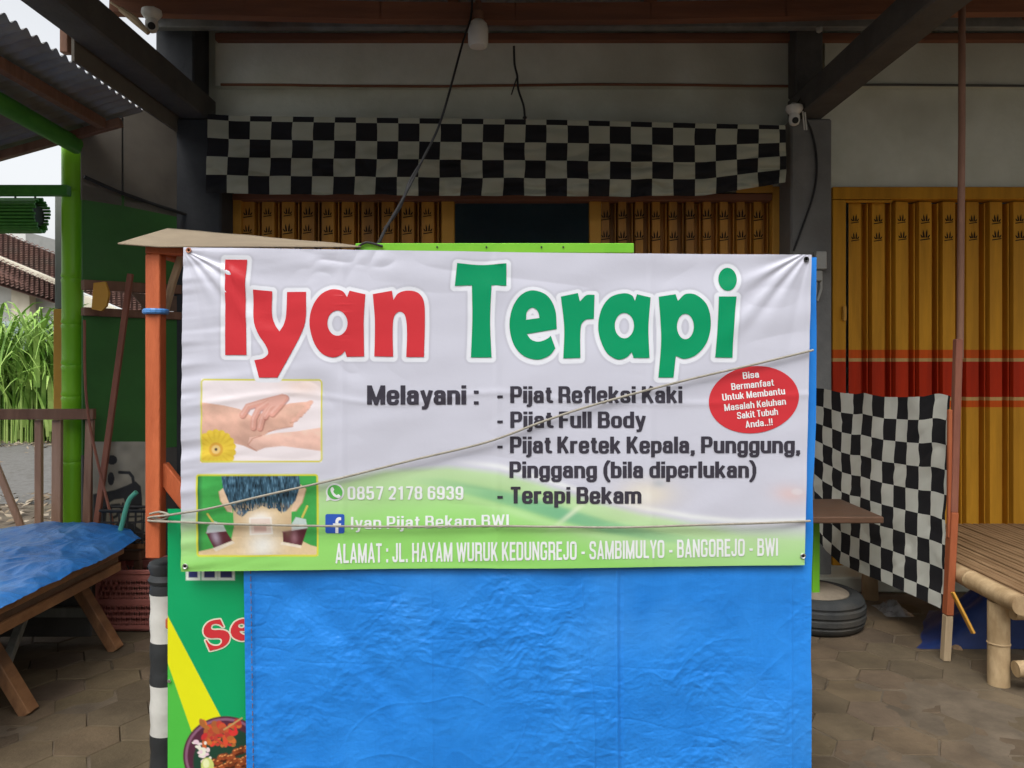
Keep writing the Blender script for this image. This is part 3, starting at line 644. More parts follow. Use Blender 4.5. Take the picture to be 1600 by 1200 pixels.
# striped post
zb2 = lambda py: zz(py, 2.62)
bands = [(0, ST_B), (zb2(1142), ST_W), (zb2(1065), ST_B), (zb2(998), ST_W), (zb2(925), ST_B)]
M['stripe'] = mat('striped_paint', (.8, .8, .8), W1, .55, 6, .25, 30, src=src_zbands([(0, ST_B), (.19, ST_W), (zb2(1142), ST_B)] if False else bands, 1.0))
px_c = xx(262, 2.62)
sp = MB(); prof = [(.055, 0)]+[(.055+.002*math.sin(k*1.9), .03*k) for k in range(1, 27)]+[(.058, zb2(908)), (.062, zb2(903)), (.062, zb2(882)), (.058, zb2(877)), (.05, zb2(875))]
prof = [p_ for p_ in prof if p_[1] <= zb2(875)+.001]; prof.sort(key=lambda t: t[1])
sp.lathe((px_c, 2.62, 0), prof, 28)
tag(sp.build('striped_post', M['stripe'], smooth=True), 'black and white striped round post at the left end of the cart', 'post')

# ------------------------------------------------------------------ menu banner on the cart front, left of the tarp
MD = 2.490
def menu_col(U, V, X):
    px = 262+U*250; py = 795+V*470; C = np.tile(lin((0, 150, 90))*1.15, (len(U), 1))
    yel = lin((222, 222, 20))*1.05; lg = lin((75, 180, 65))*1.1
    Z = lambda l: [(230+x/3.529, 860+y/3.529) for x, y in l]
    C = over(C, lg, pmask(px, py, Z([(90, 560), (330, 1230), (330, 1500), (90, 1500)])))
    C = over(C, yel, pmask(px, py, Z([(90, 330), (107, 350), (560, 1210), (560, 1500), (420, 1500), (107, 605), (90, 575)])))
    # navy block letters at the top, cut off by the big banner
    cr_ = lin((225, 235, 225)); nv = lin((45, 50, 110))
    for a, b in ((216, 290), (302, 385), (392, 480)):
        C = over(C, cr_, pmask(px, py, Z([(a-3, 0), (b+3, 0), (b+3, 165), (a-3, 165)]))); C = over(C, nv, pmask(px, py, Z([(a+12, 0), (b-12, 0), (b-12, 150), (a+12, 150)])))
    # plate of grilled skewers
    C = over(C, lin((85, 40, 60)), ell(px, py, 352, 1181, 66, 62, .03)); C = over(C, lin((140, 95, 120)), ell(px, py, 352, 1181, 63, 59, .03)*(1-ell(px, py, 352, 1181, 59, 55, .03)))
    C = over(C, lin((28, 66, 50)), ell(px, py, 356, 1190, 54, 52, .05))
    r2 = np.random.default_rng(3)
    for _ in range(60): C = over(C, lin((215+r2.uniform(-40, 25), 75+r2.uniform(-30, 50), 55))*.9, ell(px, py, r2.uniform(315, 372), r2.uniform(1128, 1166), r2.uniform(3, 8), r2.uniform(2, 5), .3, r2.uniform(0, 3)))
    for _ in range(22): C = over(C, lin((235, 200+r2.uniform(0, 40), 215)), ell(px, py, 316+r2.normal(0, 7), 1172+r2.normal(0, 9), r2.uniform(2, 6), r2.uniform(2, 4), .3))
    for row in range(5):
        for k in range(22):
            cx = 322+k*4.6+r2.normal(0, 1.5); cy = 1196-(cx-322)*.42+row*13+r2.normal(0, 2); sh = r2.uniform(.5, 1.3)
            C = over(C, np.clip(lin((150, 72, 38))*sh, 0, 1), ell(px, py, cx, cy, r2.uniform(4, 8), r2.uniform(3, 6), .35, -.4)); C = over(C, lin((70, 30, 18)), ell(px, py, cx+2, cy+5, 5, 1.8, .5, -.4)); C = over(C, lin((225, 150, 90)), ell(px, py, cx-2, cy-2, 2.2, 1.0, .5, -.4))
    C = over(C, lin((205, 215, 120)), ell(px, py, 324, 1196, 10, 12, .15)); C = over(C, lin((235, 240, 185)), ell(px, py, 322, 1193, 5, 7, .4))
    C = over(C, lin((190, 160, 100)), seg(px, py, [(350, 1140), (378, 1122)], 1.2))
    return C
def msurf(px, py, off=0.):
    px = np.asarray(px, float); py = np.asarray(py, float); d = MD-off+.003*vn(px/60, py/80, 11); return np.stack([(px-CX)/F*d, d, EYE+(CY-py)/F*d], 1)
mn = thing('menu_banner', 'green printed food banner with red letters and skewer plate left of the blue tarp', 'banner', P(320, 1200, MD))
grid_obj('sheet', 230, 430, lambda U, V: msurf(262+U*250, 795+V*470), M['menu_vinyl'], mn, col=menu_col)

# ------------------------------------------------------------------ lettering tools
def spline_path(pts):
    """closed path; a point with a third item is a corner. returns dense polyline"""
    n = len(pts); out = []
    P2 = [np.array(p[:2], float) for p in pts]; cor = [len(p) > 2 for p in pts]
    for i in range(n):
        a, b = P2[i], P2[(i+1) % n]; pa, nb = P2[i-1], P2[(i+2) % n]; L_ = np.linalg.norm(b-a)
        if cor[i] and cor[(i+1) % n]: out.append(a); continue
        ta = (b-a) if cor[i] else (b-pa)*L_/(np.linalg.norm(b-a)+np.linalg.norm(a-pa)+1e-9)
        tb_ = (b-a) if cor[(i+1) % n] else (nb-a)*L_/(np.linalg.norm(nb-b)+np.linalg.norm(b-a)+1e-9)
        for k in range(8):
            t = k/8; h = (2*t**3-3*t*t+1, t**3-2*t*t+t, -2*t**3+3*t*t, t**3-t*t); out.append(h[0]*a+h[1]*ta+h[2]*b+h[3]*tb_)
    return np.array(out)
def ellipse_path(cx, cy, rx, ry, n=48): return np.array([(cx+rx*math.cos(2*math.pi*k/n), cy+ry*math.sin(2*math.pi*k/n)) for k in range(n)])
def fill_paths(paths):
    """2-D filled mesh from closed polylines (holes by even-odd)"""
    cu = bpy.data.curves.new('f', 'CURVE'); cu.dimensions = '2D'; cu.fill_mode = 'FRONT'
    for p in paths:
        s_ = cu.splines.new('POLY'); s_.points.add(len(p)-1); s_.points.foreach_set('co', np.c_[p, np.zeros(len(p)), np.ones(len(p))].astype(np.float32).ravel()); s_.use_cyclic_u = True
    ob = bpy.data.objects.new('f', cu); COL.objects.link(ob); dg = bpy.context.evaluated_depsgraph_get(); dg.update()
    me = bpy.data.meshes.new_from_object(ob.evaluated_get(dg)); bpy.data.objects.remove(ob); bpy.data.curves.remove(cu); return me
def lay(me_list, name, m, parent, surf, off, cell=14):
    """px-space meshes -> one printed lettering mesh lying on surf"""
    bm = bmesh.new()
    for me in me_list: bm.from_mesh(me); bpy.data.meshes.remove(me)
    co = np.array([v.co[:] for v in bm.verts])
    for ax in (0, 1):
        for k in np.arange(math.floor(co[:, ax].min()/cell)*cell+cell, co[:, ax].max(), cell):
            c = [0, 0, 0]; c[ax] = k; no = [0, 0, 0]; no[ax] = 1
            bmesh.ops.bisect_plane(bm, geom=list(bm.verts)+list(bm.edges)+list(bm.faces), plane_co=c, plane_no=no)
    co = np.array([v.co[:] for v in bm.verts]); X = surf(co[:, 0], co[:, 1], off)-np.array(WLOC[parent.name])
    for v, x in zip(bm.verts, X): v.co = x
    for f in bm.faces:
        f.normal_update()
        if f.normal.y > 0: f.normal_flip()
    me = bpy.data.meshes.new(name); bm.to_mesh(me); bm.free()
    o = link(name, me, m, parent, off=WLOC[parent.name]); me.polygons.foreach_set('use_smooth', [True]*len(me.polygons)); return o
def rounded(pts, closed=False):
    """polyline with rounded corners; points are (x, y[, radius])"""
    n = len(pts); out = []; r0 = .15
    for i, p in enumerate(pts):
        c = np.array(p[:2], float); r_ = p[2] if len(p) > 2 else r0
        if (not closed and i in (0, n-1)) or r_ == 0: out.append(c); continue
        a, b = np.array(pts[i-1][:2], float), np.array(pts[(i+1) % n][:2], float); la, lb = np.linalg.norm(a-c), np.linalg.norm(b-c); q = min(r_, la*.5 if closed or 0 < i-1 else la*.99, lb*.5 if closed or i+1 < n-1 else lb*.99)
        p0, p1 = c+(a-c)/la*q, c+(b-c)/lb*q
        for t in np.linspace(0, 1, 7): k = .30; out.append(((1-t)**2*p0+2*t*(1-t)*c+t*t*p1)*(1-k)+k*(c+(p0-c)*math.cos(t*math.pi/2)**1+(p1-c)*math.sin(t*math.pi/2)-(0 if True else 0))*0+k*((1-t)**3*p0+3*t*(1-t)**2*(p0+(c-p0)*.85)+3*t*t*(1-t)*(p1+(c-p1)*.85)+t**3*p1))
    if closed: out.append(out[0])
    return np.array(out)
S_ = lambda x, y0=0, y1=1: [(x, y0), (x, y1)]
def _bowl(x0=.08, x1=.41, y0=.08, y1=.66): return ('c', [(x0, y0), (x1, y0), (x1, y1), (x0, y1)])
_es = [(.385, .54), (.385, .665, .12), (.085, .665, .12), (.085, .40, .10), (.385, .345, .10), (.385, .075, .12), (.075, .075, .12), (.075, .21)]
_arch = lambda x0, x1: [(x0, .40), (x0, .66), (x1, .66), (x1, 0)]
G = {
 'a': (.47, [[(.09, .54), (.09, .665, .12), (.375, .665, .12), (.375, 0)], [(.375, .42), (.08, .40, .10), (.08, .075, .12), (.33, .075, .1), (.375, .16)]]),
 'b': (.49, [S_(.08), _bowl()]), 'd': (.49, [S_(.41), _bowl()]), 'p': (.49, [S_(.08, -.24, .74), _bowl()]),
 'g': (.49, [[(.41, .74), (.41, -.17), (.09, -.17), (.09, -.06)], _bowl()]),
 'e': (.48, [[(.40, .19), (.40, .06, .12), (.08, .06), (.08, .68), (.40, .68), (.40, .375, 0), (.10, .375)]]),
 'f': (.31, [[(.15, 0), (.15, .93), (.31, .93)], [(.01, .675), (.30, .675)]]), 't': (.32, [[(.15, .93), (.15, .075), (.31, .075)], [(.01, .675), (.30, .675)]]),
 'h': (.49, [S_(.08), _arch(.08, .41)]), 'n': (.49, [S_(.08, 0, .74), _arch(.08, .41)]), 'm': (.76, [S_(.08, 0, .74), _arch(.08, .38), _arch(.38, .68)]),
 'u': (.49, [S_(.41, 0, .74), [(.08, .74), (.08, .075), (.41, .075), (.41, .35)]]), 'r': (.34, [S_(.08, 0, .74), [(.08, .40), (.08, .66), (.34, .66)]]),
 'i': (.17, [S_(.085, 0, .74), S_(.085, .84, 1)]), 'j': (.17, [[(.085, .74), (.085, -.17, .1), (-.05, -.17)], S_(.085, .84, 1)]), 'l': (.17, [S_(.085)]),
 'k': (.48, [S_(.08), [(.12, .26), (.40, .74)], [(.21, .44), (.42, 0)]]), 'o': (.49, [_bowl()]), 's': (.46, [_es]),
 'y': (.46, [[(.06, .74), (.24, .05)], [(.41, .74), (.22, -.12, .06), (.18, -.175, .06), (.05, -.175)]]),
 'A': (.56, [[(.07, 0), (.28, .97, 0), (.49, 0)], [(.12, .25), (.44, .25)]]), 'B': (.54, [S_(.08), [(.06, .925), (.44, .925), (.44, .53), (.06, .53)], [(.06, .53), (.46, .53), (.46, .075), (.06, .075)]]),
 'D': (.55, [('c', [(.08, .075, 0), (.46, .075), (.46, .925), (.08, .925, 0)])]), 'E': (.46, [S_(.08), [(.06, .925), (.45, .925)], [(.06, .52), (.42, .52)], [(.06, .075), (.45, .075)]]), 'F': (.45, [S_(.08), [(.06, .925), (.45, .925)], [(.06, .50), (.41, .50)]]),
 'G': (.56, [[(.46, .68), (.46, .925), (.08, .925), (.08, .075), (.46, .075), (.46, .46, 0), (.29, .46)]]), 'H': (.56, [S_(.08), S_(.47), [(.08, .52), (.47, .52)]]), 'I': (.17, [S_(.085)]),
 'J': (.45, [[(.36, 1), (.36, .075), (.075, .075), (.075, .30)]]), 'K': (.54, [S_(.08), [(.12, .34), (.45, 1)], [(.22, .58), (.47, 0)]]), 'L': (.44, [[(.08, 1), (.08, .075, 0), (.43, .075)]]),
 'M': (.70, [S_(.08), S_(.61), [(.09, .96), (.345, .05, 0), (.60, .96)]]), 'N': (.56, [S_(.08), S_(.47), [(.09, .95), (.46, .05)]]), 'O': (.55, [('c', [(.08, .075), (.46, .075), (.46, .925), (.08, .925)])]),
 'P': (.53, [S_(.08), [(.06, .925), (.45, .925), (.45, .43), (.06, .43)]]), 'R': (.55, [S_(.08), [(.06, .925), (.45, .925), (.45, .46), (.06, .46)], [(.26, .46), (.45, .44, .08), (.47, 0)]]),
 'S': (.53, [[(.45, .70), (.45, .925), (.08, .925), (.08, .56, .14), (.45, .44, .14), (.45, .075), (.07, .075), (.07, .30)]]), 'T': (.48, [[(.01, .925), (.47, .925)], S_(.24)]), 'U': (.55, [[(.08, 1), (.08, .075), (.46, .075), (.46, 1)]]),
 'W': (.78, [[(.06, 1), (.22, .03, 0), (.39, .93, 0), (.56, .03, 0), (.72, 1)]]), 'Y': (.52, [[(.05, 1), (.26, .43, 0), (.47, 1)], S_(.26, 0, .46)]),
 '0': (.50, [('c', [(.08, .075), (.42, .075), (.42, .925), (.08, .925)])]), '1': (.40, [S_(.25), [(.05, .80), (.25, .88)]]), '2': (.50, [[(.08, .70), (.08, .925), (.42, .925), (.42, .56), (.09, .08, 0), (.45, .075)]]),
 '3': (.50, [[(.08, .74), (.08, .925), (.41, .925), (.41, .53), (.20, .53)], [(.20, .53), (.42, .53), (.42, .075), (.08, .075), (.08, .27)]]), '5': (.50, [[(.43, .925), (.10, .925, 0), (.09, .53, 0), (.42, .60), (.42, .075), (.08, .075), (.08, .25)]]),
 '6': (.50, [[(.42, .72), (.42, .925), (.08, .925), (.08, .075), (.42, .075), (.42, .57), (.10, .57)]]), '9': (.50, [[(.08, .28), (.08, .075), (.42, .075), (.42, .925), (.08, .925), (.08, .43), (.40, .43)]]), '7': (.48, [[(.03, .925), (.43, .925, 0), (.20, 0)]]),
 '8': (.50, [('c', [(.09, .53), (.41, .53), (.41, .925), (.09, .925)]), ('c', [(.08, .075), (.42, .075), (.42, .53), (.08, .53)])]),
 ':': (.20, [S_(.10, 0, .17), S_(.10, .56, .73)]), '.': (.20, [S_(.10, 0, .17)]), ',': (.20, [S_(.10, 0, .17), [(.14, .04), (.06, -.16)]]), '-': (.36, [[(.05, .37), (.31, .37)]]), '!': (.20, [S_(.10, 0, .17), S_(.10, .28, 1)]),
 '(': (.30, [[(.27, 1.04), (.10, .80, .3), (.10, .06, .3), (.27, -.20)]]), ')': (.30, [[(.03, 1.04), (.20, .80, .3), (.20, .06, .3), (.03, -.20)]])}
_gc = {}
def contours(Fv, xs, ys):
    """closed iso-lines of Fv = 0 by marching squares"""
    ny, nx = Fv.shape; nxt = {}
    pt = lambda k: None
    def ed(i, j, horiz):
        if horiz: t = Fv[j, i]/(Fv[j, i]-Fv[j, i+1]); return (xs[i]+t*(xs[i+1]-xs[i]), ys[j])
        t = Fv[j, i]/(Fv[j, i]-Fv[j+1, i]); return (xs[i], ys[j]+t*(ys[j+1]-ys[j]))
    ins = Fv < 0
    for j in range(ny-1):
        for i in range(nx-1):
            a, b, c, d = ins[j, i], ins[j, i+1], ins[j+1, i+1], ins[j+1, i]; k = a+2*b+4*c+8*d
            if k in (0, 15): continue
            B, Rt, T, Lf = (i, j, 1), (i+1, j, 0), (i, j+1, 1), (i, j, 0)
            for p, q in {1: [(B, Lf)], 2: [(Rt, B)], 3: [(Rt, Lf)], 4: [(T, Rt)], 5: [(B, Lf), (T, Rt)], 6: [(T, B)], 7: [(T, Lf)], 8: [(Lf, T)], 9: [(B, T)], 10: [(Rt, B), (Lf, T)], 11: [(Rt, T)], 12: [(Lf, Rt)], 13: [(B, Rt)], 14: [(Lf, B)]}[k]: nxt[p] = q
    loops = []
    while nxt:
        st0, q = nxt.popitem(); L_ = [st0]
        while q != st0 and q in nxt: L_.append(q); q = nxt.pop(q)
        if len(L_) > 5: loops.append(np.array([ed(*k) for k in L_]))
    return loops
def glyph(ch, hv):
    if (ch, hv) in _gc: return _gc[(ch, hv)]
    wd, strokes = G[ch]; st_ = .016; xs = np.arange(-.16, wd+.18, st_); ys = np.arange(-.30, 1.10, st_); X, Y = np.meshgrid(xs, ys); D_ = np.full(X.shape, 9.)
    for s_ in strokes:
        pl_ = rounded(s_[1], True) if s_[0] == 'c' else rounded(s_); m_ = len(pl_); cl = s_[0] == 'c'
        for i in range(m_-1):
            a, b = pl_[i], pl_[i+1]; L_ = np.linalg.norm(b-a)
            if L_ < 1e-6: continue
            u = (b-a)/L_; h_ = hv*(.86+.14*abs(u[1])) if abs(u[0]) < .05 or abs(u[1]) < .3 else hv*.88
            lx, ly = (X-a[0])*u[0]+(Y-a[1])*u[1]-L_/2, -(X-a[0])*u[1]+(Y-a[1])*u[0]; D_ = np.minimum(D_, np.maximum(np.abs(lx)-L_/2, np.abs(ly)-h_))
            if i > 0 or cl: D_ = np.minimum(D_, np.hypot(X-a[0], Y-a[1])-h_)
    D_[np.abs(D_) < 1e-5] = 1e-5; _gc[(ch, hv)] = (wd, contours(D_, xs, ys)); return _gc[(ch, hv)]
def text_px(body, x0, x1, top, base, hv=.085, top1=None, base1=None, gap=.075, rot=0.):
    """condensed sans lettering: capitals run from row top to row base, the line spans columns x0..x1 (top1/base1: rows at the right end)"""
    x = 0.; loops = []
    for ch in body:
        if ch == ' ': x += .24; continue
        wd, L_ = glyph(ch, hv); loops += [l+np.array([x, 0]) for l in L_]; x += wd+gap
    al = np.concatenate(loops); a, b = al[:, 0].min(), al[:, 0].max(); out = []
    for l in loops:
        t = (l[:, 0]-a)/(b-a); px = x0+t*(x1-x0); tp = top+(0 if top1 is None else (top1-top))*t; bs = base+(0 if base1 is None else (base1-base))*t; py = bs-l[:, 1]*(bs-tp)
        if rot:
            cx, cy = (x0+x1)/2, (top+base)/2; c, s_ = math.cos(rot), math.sin(rot); px, py = cx+(px-cx)*c-(py-cy)*s_, cy+(px-cx)*s_+(py-cy)*c
        out.append(np.c_[px, py])
    return fill_paths(out)

# "se" of the menu banner
Zs = lambda l: [((300+p[0]*.075, 950+p[1]*.075)+tuple(p[2:])) for p in l]
s_let = spline_path(Zs([(590, 235, 1), (662, 392, 1), (632, 392, 1), (585, 352), (500, 330), (425, 345), (396, 390), (405, 438), (455, 458), (560, 455), (680, 470), (758, 520), (785, 600), (758, 705), (680, 790), (560, 845), (370, 892, 1), (278, 675, 1), (305, 668, 1), (365, 745), (455, 785), (560, 778), (620, 722), (618, 660), (575, 628), (480, 625), (380, 625), (300, 600), (250, 540), (240, 460), (270, 375), (340, 300), (450, 255)]))
e_let = spline_path(Zs([(1040, 232), (905, 288), (822, 400), (805, 500), (840, 590), (920, 650), (1040, 680), (1160, 650), (1220, 560, 1), (1180, 530, 1), (1090, 560), (1010, 520), (990, 480, 1), (1260, 470, 1), (1230, 320), (1140, 245)]))
e_hole = ellipse_path(300+1030*.075, 950+372*.075, 5.2, 3.6)
def grow(paths, k):
    """outline of filled closed polylines, pushed out by k"""
    al = np.concatenate(paths); xs = np.arange(al[:, 0].min()-k-2, al[:, 0].max()+k+2, .35); ys = np.arange(al[:, 1].min()-k-2, al[:, 1].max()+k+2, .35); X, Y = np.meshgrid(xs, ys); D_ = np.full(X.shape, 1e9); ins = np.zeros(X.shape, bool)
    for p in paths:
        for a, b in zip(p, np.roll(p, -1, 0)):
            ins ^= ((a[1] > Y) != (b[1] > Y)) & (X < (b[0]-a[0])*(Y-a[1])/(b[1]-a[1]+1e-12)+a[0]); ab = b-a; t = np.clip(((X-a[0])*ab[0]+(Y-a[1])*ab[1])/max((ab**2).sum(), 1e-9), 0, 1); D_ = np.minimum(D_, np.hypot(X-a[0]-t*ab[0], Y-a[1]-t*ab[1]))
    return contours(np.where(ins, -D_, D_)-k+1e-6, xs, ys)
lay([fill_paths(grow([s_let], 2.3))], 'lettering_outline', M['ink_cream'], mn, msurf, .0010); lay([fill_paths(grow([e_let, e_hole], 2.3))], 'lettering_outline', M['ink_cream'], mn, msurf, .0013)
lay([fill_paths([s_let])], 'lettering', M['ink_red'], mn, msurf, .0020); lay([fill_paths([e_let, e_hole])], 'lettering', M['ink_red'], mn, msurf, .0022)
gm = MB()
for px, py in ((264.5, 1064),): gm.lathe(P(px, py, MD-.003), [(.005, 0), (.006, .002), (.005, .004)], 12, (0, -1, 0))
gm.build('grommet', M['steel'], mn)

# ------------------------------------------------------------------ the big vinyl banner
C4 = np.array([(285.5, 386), (1268, 398), (1258, 883), (283, 893)], float)          # TL TR BR BL rows/columns in the photo
def bsurf(px, py, off=0.):
    px = np.asarray(px, float); py = np.asarray(py, float)
    a, b = (px-285)/983, (py-390)/495
    y = .006*vn(a*3, b*2.2, 21)+.0035*vn(a*7+b*2, b*5, 22)+.0011*vn(a*20+b*5, b*15, 32)
    y = y+.0016*ridge(a*9+b*4, b*12-a*3, 23)*np.clip(vn(a*4, b*3, 24)+.3, 0, 1)
    y = y-.0022*np.exp(-((a-.255)/.006)**2)-.0018*np.exp(-((a-.50)/.006)**2)-.0016*np.exp(-((a-.745)/.006)**2)-.0015*np.exp(-((b-.47+.02*vn(a*6, a*0, 26))/.011)**2)   # fold lines
    # tension folds running in from the upper left and right corners
    for cx_, cy_, s_ in ((0, 0, 1), (1, 0, -1)):
        r_ = np.hypot((a-cx_)*2, b-cy_)+.02; th = np.arctan2(b-cy_, (a-cx_)*2*s_); y = y+.0042*np.sin(th*15+3.2*vn(r_*3, th*3, 27))*(.7+.5*vn(th*6, r_*2, 29))*np.exp(-r_/.42)*np.clip(r_*6, 0, 1)
    # small horizontal rumples along the left edge
    y = y+.0032*vn(a*6, b*30+a*9, 28)*np.exp(-a/.12)+.0016*vn(a*14, b*55+a*12, 30)*np.exp(-a/.10)
    y = y+.0028*ridge(a*34+b*6, b*22-a*5, 34)*np.exp(-((a-.27)/.09)**2-((b-.03)/.06)**2)+.0022*ridge(a*24-b*9, b*16, 35)*np.exp(-((a-.22)/.12)**2-((b-.42)/.12)**2)
    d = BD+y-off
    return np.stack([(px-CX)/F*BD, d, EYE+(CY-py)/F*BD], 1)
Z5 = lambda l: [((270+p[0]/3.7209, 380+p[1]/3.7209)+tuple(p[2:])) for p in l]
Z6 = lambda l: [((690+p[0]/2.6667, 380+p[1]/2.6667)+tuple(p[2:])) for p in l]
def E5(cx, cy, rx, ry): return ellipse_path(270+cx/3.7209, 380+cy/3.7209, rx/3.7209, ry/3.7209)
def E6(cx, cy, rx, ry): return ellipse_path(690+cx/2.6667, 380+cy/2.6667, rx/2.6667, ry/2.6667)
iyan = [
 [spline_path(Z5([(305, 95, 1), (435, 97, 1), (423, 250), (431, 650, 1), (307, 650, 1)]))],
 [spline_path(Z5([(468, 270, 1), (580, 280, 1), (578, 420), (596, 475), (622, 513, 1), (645, 475), (660, 420), (666, 284, 1), (777, 283, 1), (774, 450), (742, 540), (690, 640), (612, 781, 1), (505, 781, 1), (476, 680, 1), (530, 668), (557, 640), (543, 595), (500, 530), (472, 450)]))],
 [spline_path(Z5([(930, 268), (990, 280), (1016, 314, 1), (1030, 277, 1), (1122, 298, 1), (1112, 450), (1114, 659, 1), (1012, 660, 1), (1003, 626, 1), (980, 650), (930, 664), (868, 640), (820, 570), (797, 460), (815, 370), (862, 300)])), E5(960, 465, 58, 73)],
 [spline_path(Z5([(1165, 297, 1), (1275, 277, 1), (1284, 330, 1), (1312, 292), (1362, 276), (1422, 286), (1458, 330), (1466, 430), (1461, 662, 1), (1358, 662, 1), (1362, 500), (1350, 418), (1322, 398), (1292, 418), (1280, 480), (1282, 660, 1), (1173, 658, 1), (1176, 450)]))]]
terapi = [
 [spline_path(Z6([(65, 83, 1), (165, 91), (270, 83, 1), (270, 177, 1), (208, 175, 1), (202, 320), (208, 476, 1), (122, 476, 1), (128, 320), (126, 175, 1), (55, 178, 1)]))],
 [spline_path(Z6([(380, 196), (440, 218), (473, 275), (480, 357, 1), (355, 378, 1), (374, 402), (405, 410), (440, 398), (455, 385, 1), (474, 438, 1), (450, 467), (400, 485), (340, 468), (300, 420), (283, 345), (295, 270), (330, 216)])), spline_path(Z6([(352, 319, 1), (356, 285), (378, 268), (400, 282), (408, 311, 1)]))],
 [spline_path(Z6([(497, 222, 1), (568, 207, 1), (577, 242, 1), (604, 216), (638, 214, 1), (635, 315, 1), (600, 319), (581, 345), (578, 478, 1), (507, 480, 1), (511, 350)]))],
 [spline_path(Z6([(760, 208), (795, 218), (806, 240, 1), (815, 212, 1), (871, 226, 1), (862, 350), (866, 478, 1), (800, 478, 1), (792, 454, 1), (770, 476), (732, 484), (685, 452), (654, 365), (665, 280), (702, 226)])), E6(762, 343, 40, 53)],
 [spline_path(Z6([(905, 223, 1), (975, 212, 1), (985, 240, 1), (1016, 212), (1060, 215), (1105, 257), (1122, 335), (1105, 412), (1062, 464), (1012, 482), (976, 470, 1), (966, 560, 1), (903, 560, 1), (915, 400)])), E6(1016, 347, 35, 53)],
 [spline_path(Z6([(1155, 222, 1), (1229, 222, 1), (1218, 350), (1213, 477, 1), (1140, 476, 1), (1150, 350)])), E6(1192, 150, 38, 48)]]
def banner_col(U, V, X):
    top = C4[0]*(1-U[:, None])+C4[1]*U[:, None]; bot = C4[3]*(1-U[:, None])+C4[2]*U[:, None]; q = top*(1-V[:, None])+bot*V[:, None]; px, py = q[:, 0], q[:, 1]
    base = np.array([.585, .588, .675]); C = np.tile(base, (len(px), 1))
    # halo round the title letters
    pts = np.concatenate([p for L_ in iyan+terapi for p in L_]); dense = np.concatenate([pts]+[(pts*(1-t)+np.roll(pts, -1, 0)*t) for t in (.33, .66)])
    nxt = np.linalg.norm(pts-np.roll(pts, -1, 0), axis=1)
    segs = []
    for L_ in iyan+terapi:
        for p in L_:
            for a, b in zip(p, np.roll(p, -1, 0)): segs.append((a, b))
    pp = []
    for a, b in segs:
        k = max(1, int(np.linalg.norm(b-a)/2)); pp += [a+(b-a)*i/k for i in range(k)]
    pp = np.array(pp); sel = np.where(py < 605)[0]; dmin = np.full(len(px), 99.)
    for ch in np.array_split(sel, max(1, len(sel)//4000)):
        best = np.full(len(ch), 1e9)
        for pc in np.array_split(pp, 4):
            best = np.minimum(best, ((px[ch][:, None]-pc[None, :, 0])**2+(py[ch][:, None]-pc[None, :, 1])**2).min(1))
        dmin[ch] = np.sqrt(best)
    C = C*(1-.16*np.clip(1-(dmin-6.5)/5.5, 0, 1))[:, None]; C = over(C, (.75, .765, .82), np.clip((7.0-dmin)/1.3+.5, 0, 1))
    # green sweep
    cur = np.interp(px, [283, 400, 500, 600, 700, 780, 850, 920, 1000, 1080, 1160, 1268], [794, 772, 748, 731, 725, 733, 752, 776, 797, 812, 820, 818])
    dep = np.clip((py-cur)/95, 0, 1); gcol = np.array([.53, .70, .42])*(1-dep[:, None])+np.array([.29, .66, .155])*dep[:, None]
    fade = np.clip((py-cur)/(10+30*np.abs(np.clip((600-px)/300, 0, 1))+18*np.clip((px-1050)/200, 0, 1)), 0, 1)
    C = C*(1-fade[:, None])+gcol*fade[:, None]
    # white edge line above the sweep and teal ribbon inside it
    C = over(C, (.80, .82, .82), .8*np.exp(-((py-cur+5)/4.5)**2)*np.clip((px-700)/80, 0, 1))
    rc = np.interp(px, [620, 690, 800, 877, 952, 1027, 1110, 1200], [748, 756, 780, 802, 823, 838, 849, 856]); rw = np.interp(px, [620, 700, 860, 1000, 1110, 1200], [3, 9, 13, 9, 6, 2])
    al = np.interp(px, [640, 760, 880, 1000, 1130], [0, .55, .8, .45, 0]); C = over(C, (.13, .42, .25), al*np.exp(-((py-rc)/rw)**4))
    C = over(C, (.55, .78, .42), .5*np.interp(px, [640, 800, 1000, 1100], [0, .7, .6, 0])*np.exp(-((py-rc-rw*1.6)/6)**2))
    C = over(C, (.72, .80, .58), .7*np.exp(-((py-(815-(px-875)*.78))/5)**2)*np.exp(-((px-893)/24)**2))
    # faint flower and hand prints on the white
    C = over(C, (.78, .70, .55), .75*np.exp(-(((px-1012)/42)**2+((py-772)/22)**2))); C = over(C, (.80, .78, .72), .8*np.exp(-(((px-1005)/18)**2+((py-775)/12)**2))); C = over(C, (.35, .40, .45), .5*np.exp(-(((px-1030)/10)**2+((py-755)/6)**2)))
    C = over(C, (.74, .50, .46), .6*np.exp(-(((px-1236)/26)**2+((py-772-(px-1236)*.1)/14)**2))); C = over(C, (.72, .68, .71), .6*ell(px, py, 1246, 768, 9, 5, .5))
    # ---- picture 1: foot massage
    z = lambda l: [(270+x/3.7209, 570+y/3.7209) for x, y in l]
    X7 = (px-270)*3.7209; Y7 = (py-570)*3.7209; inb = (X7 > 165) & (X7 < 868) & (Y7 > 82) & (Y7 < 565); I = np.where(inb)[0]; c = C[I]; x, y = px[I], py[I]; a, b = X7[I], Y7[I]
    c[:] = np.array([.78, .76, .80]); n_ = vn(a/60, b/60, 41)
    c = over(c, (.78, .62, .52), .55*np.exp(-(((a-760)/120)**2+((b-120)/50)**2)))
    skin = np.array([.76, .49, .39])[None]*(1+.10*n_[:, None])
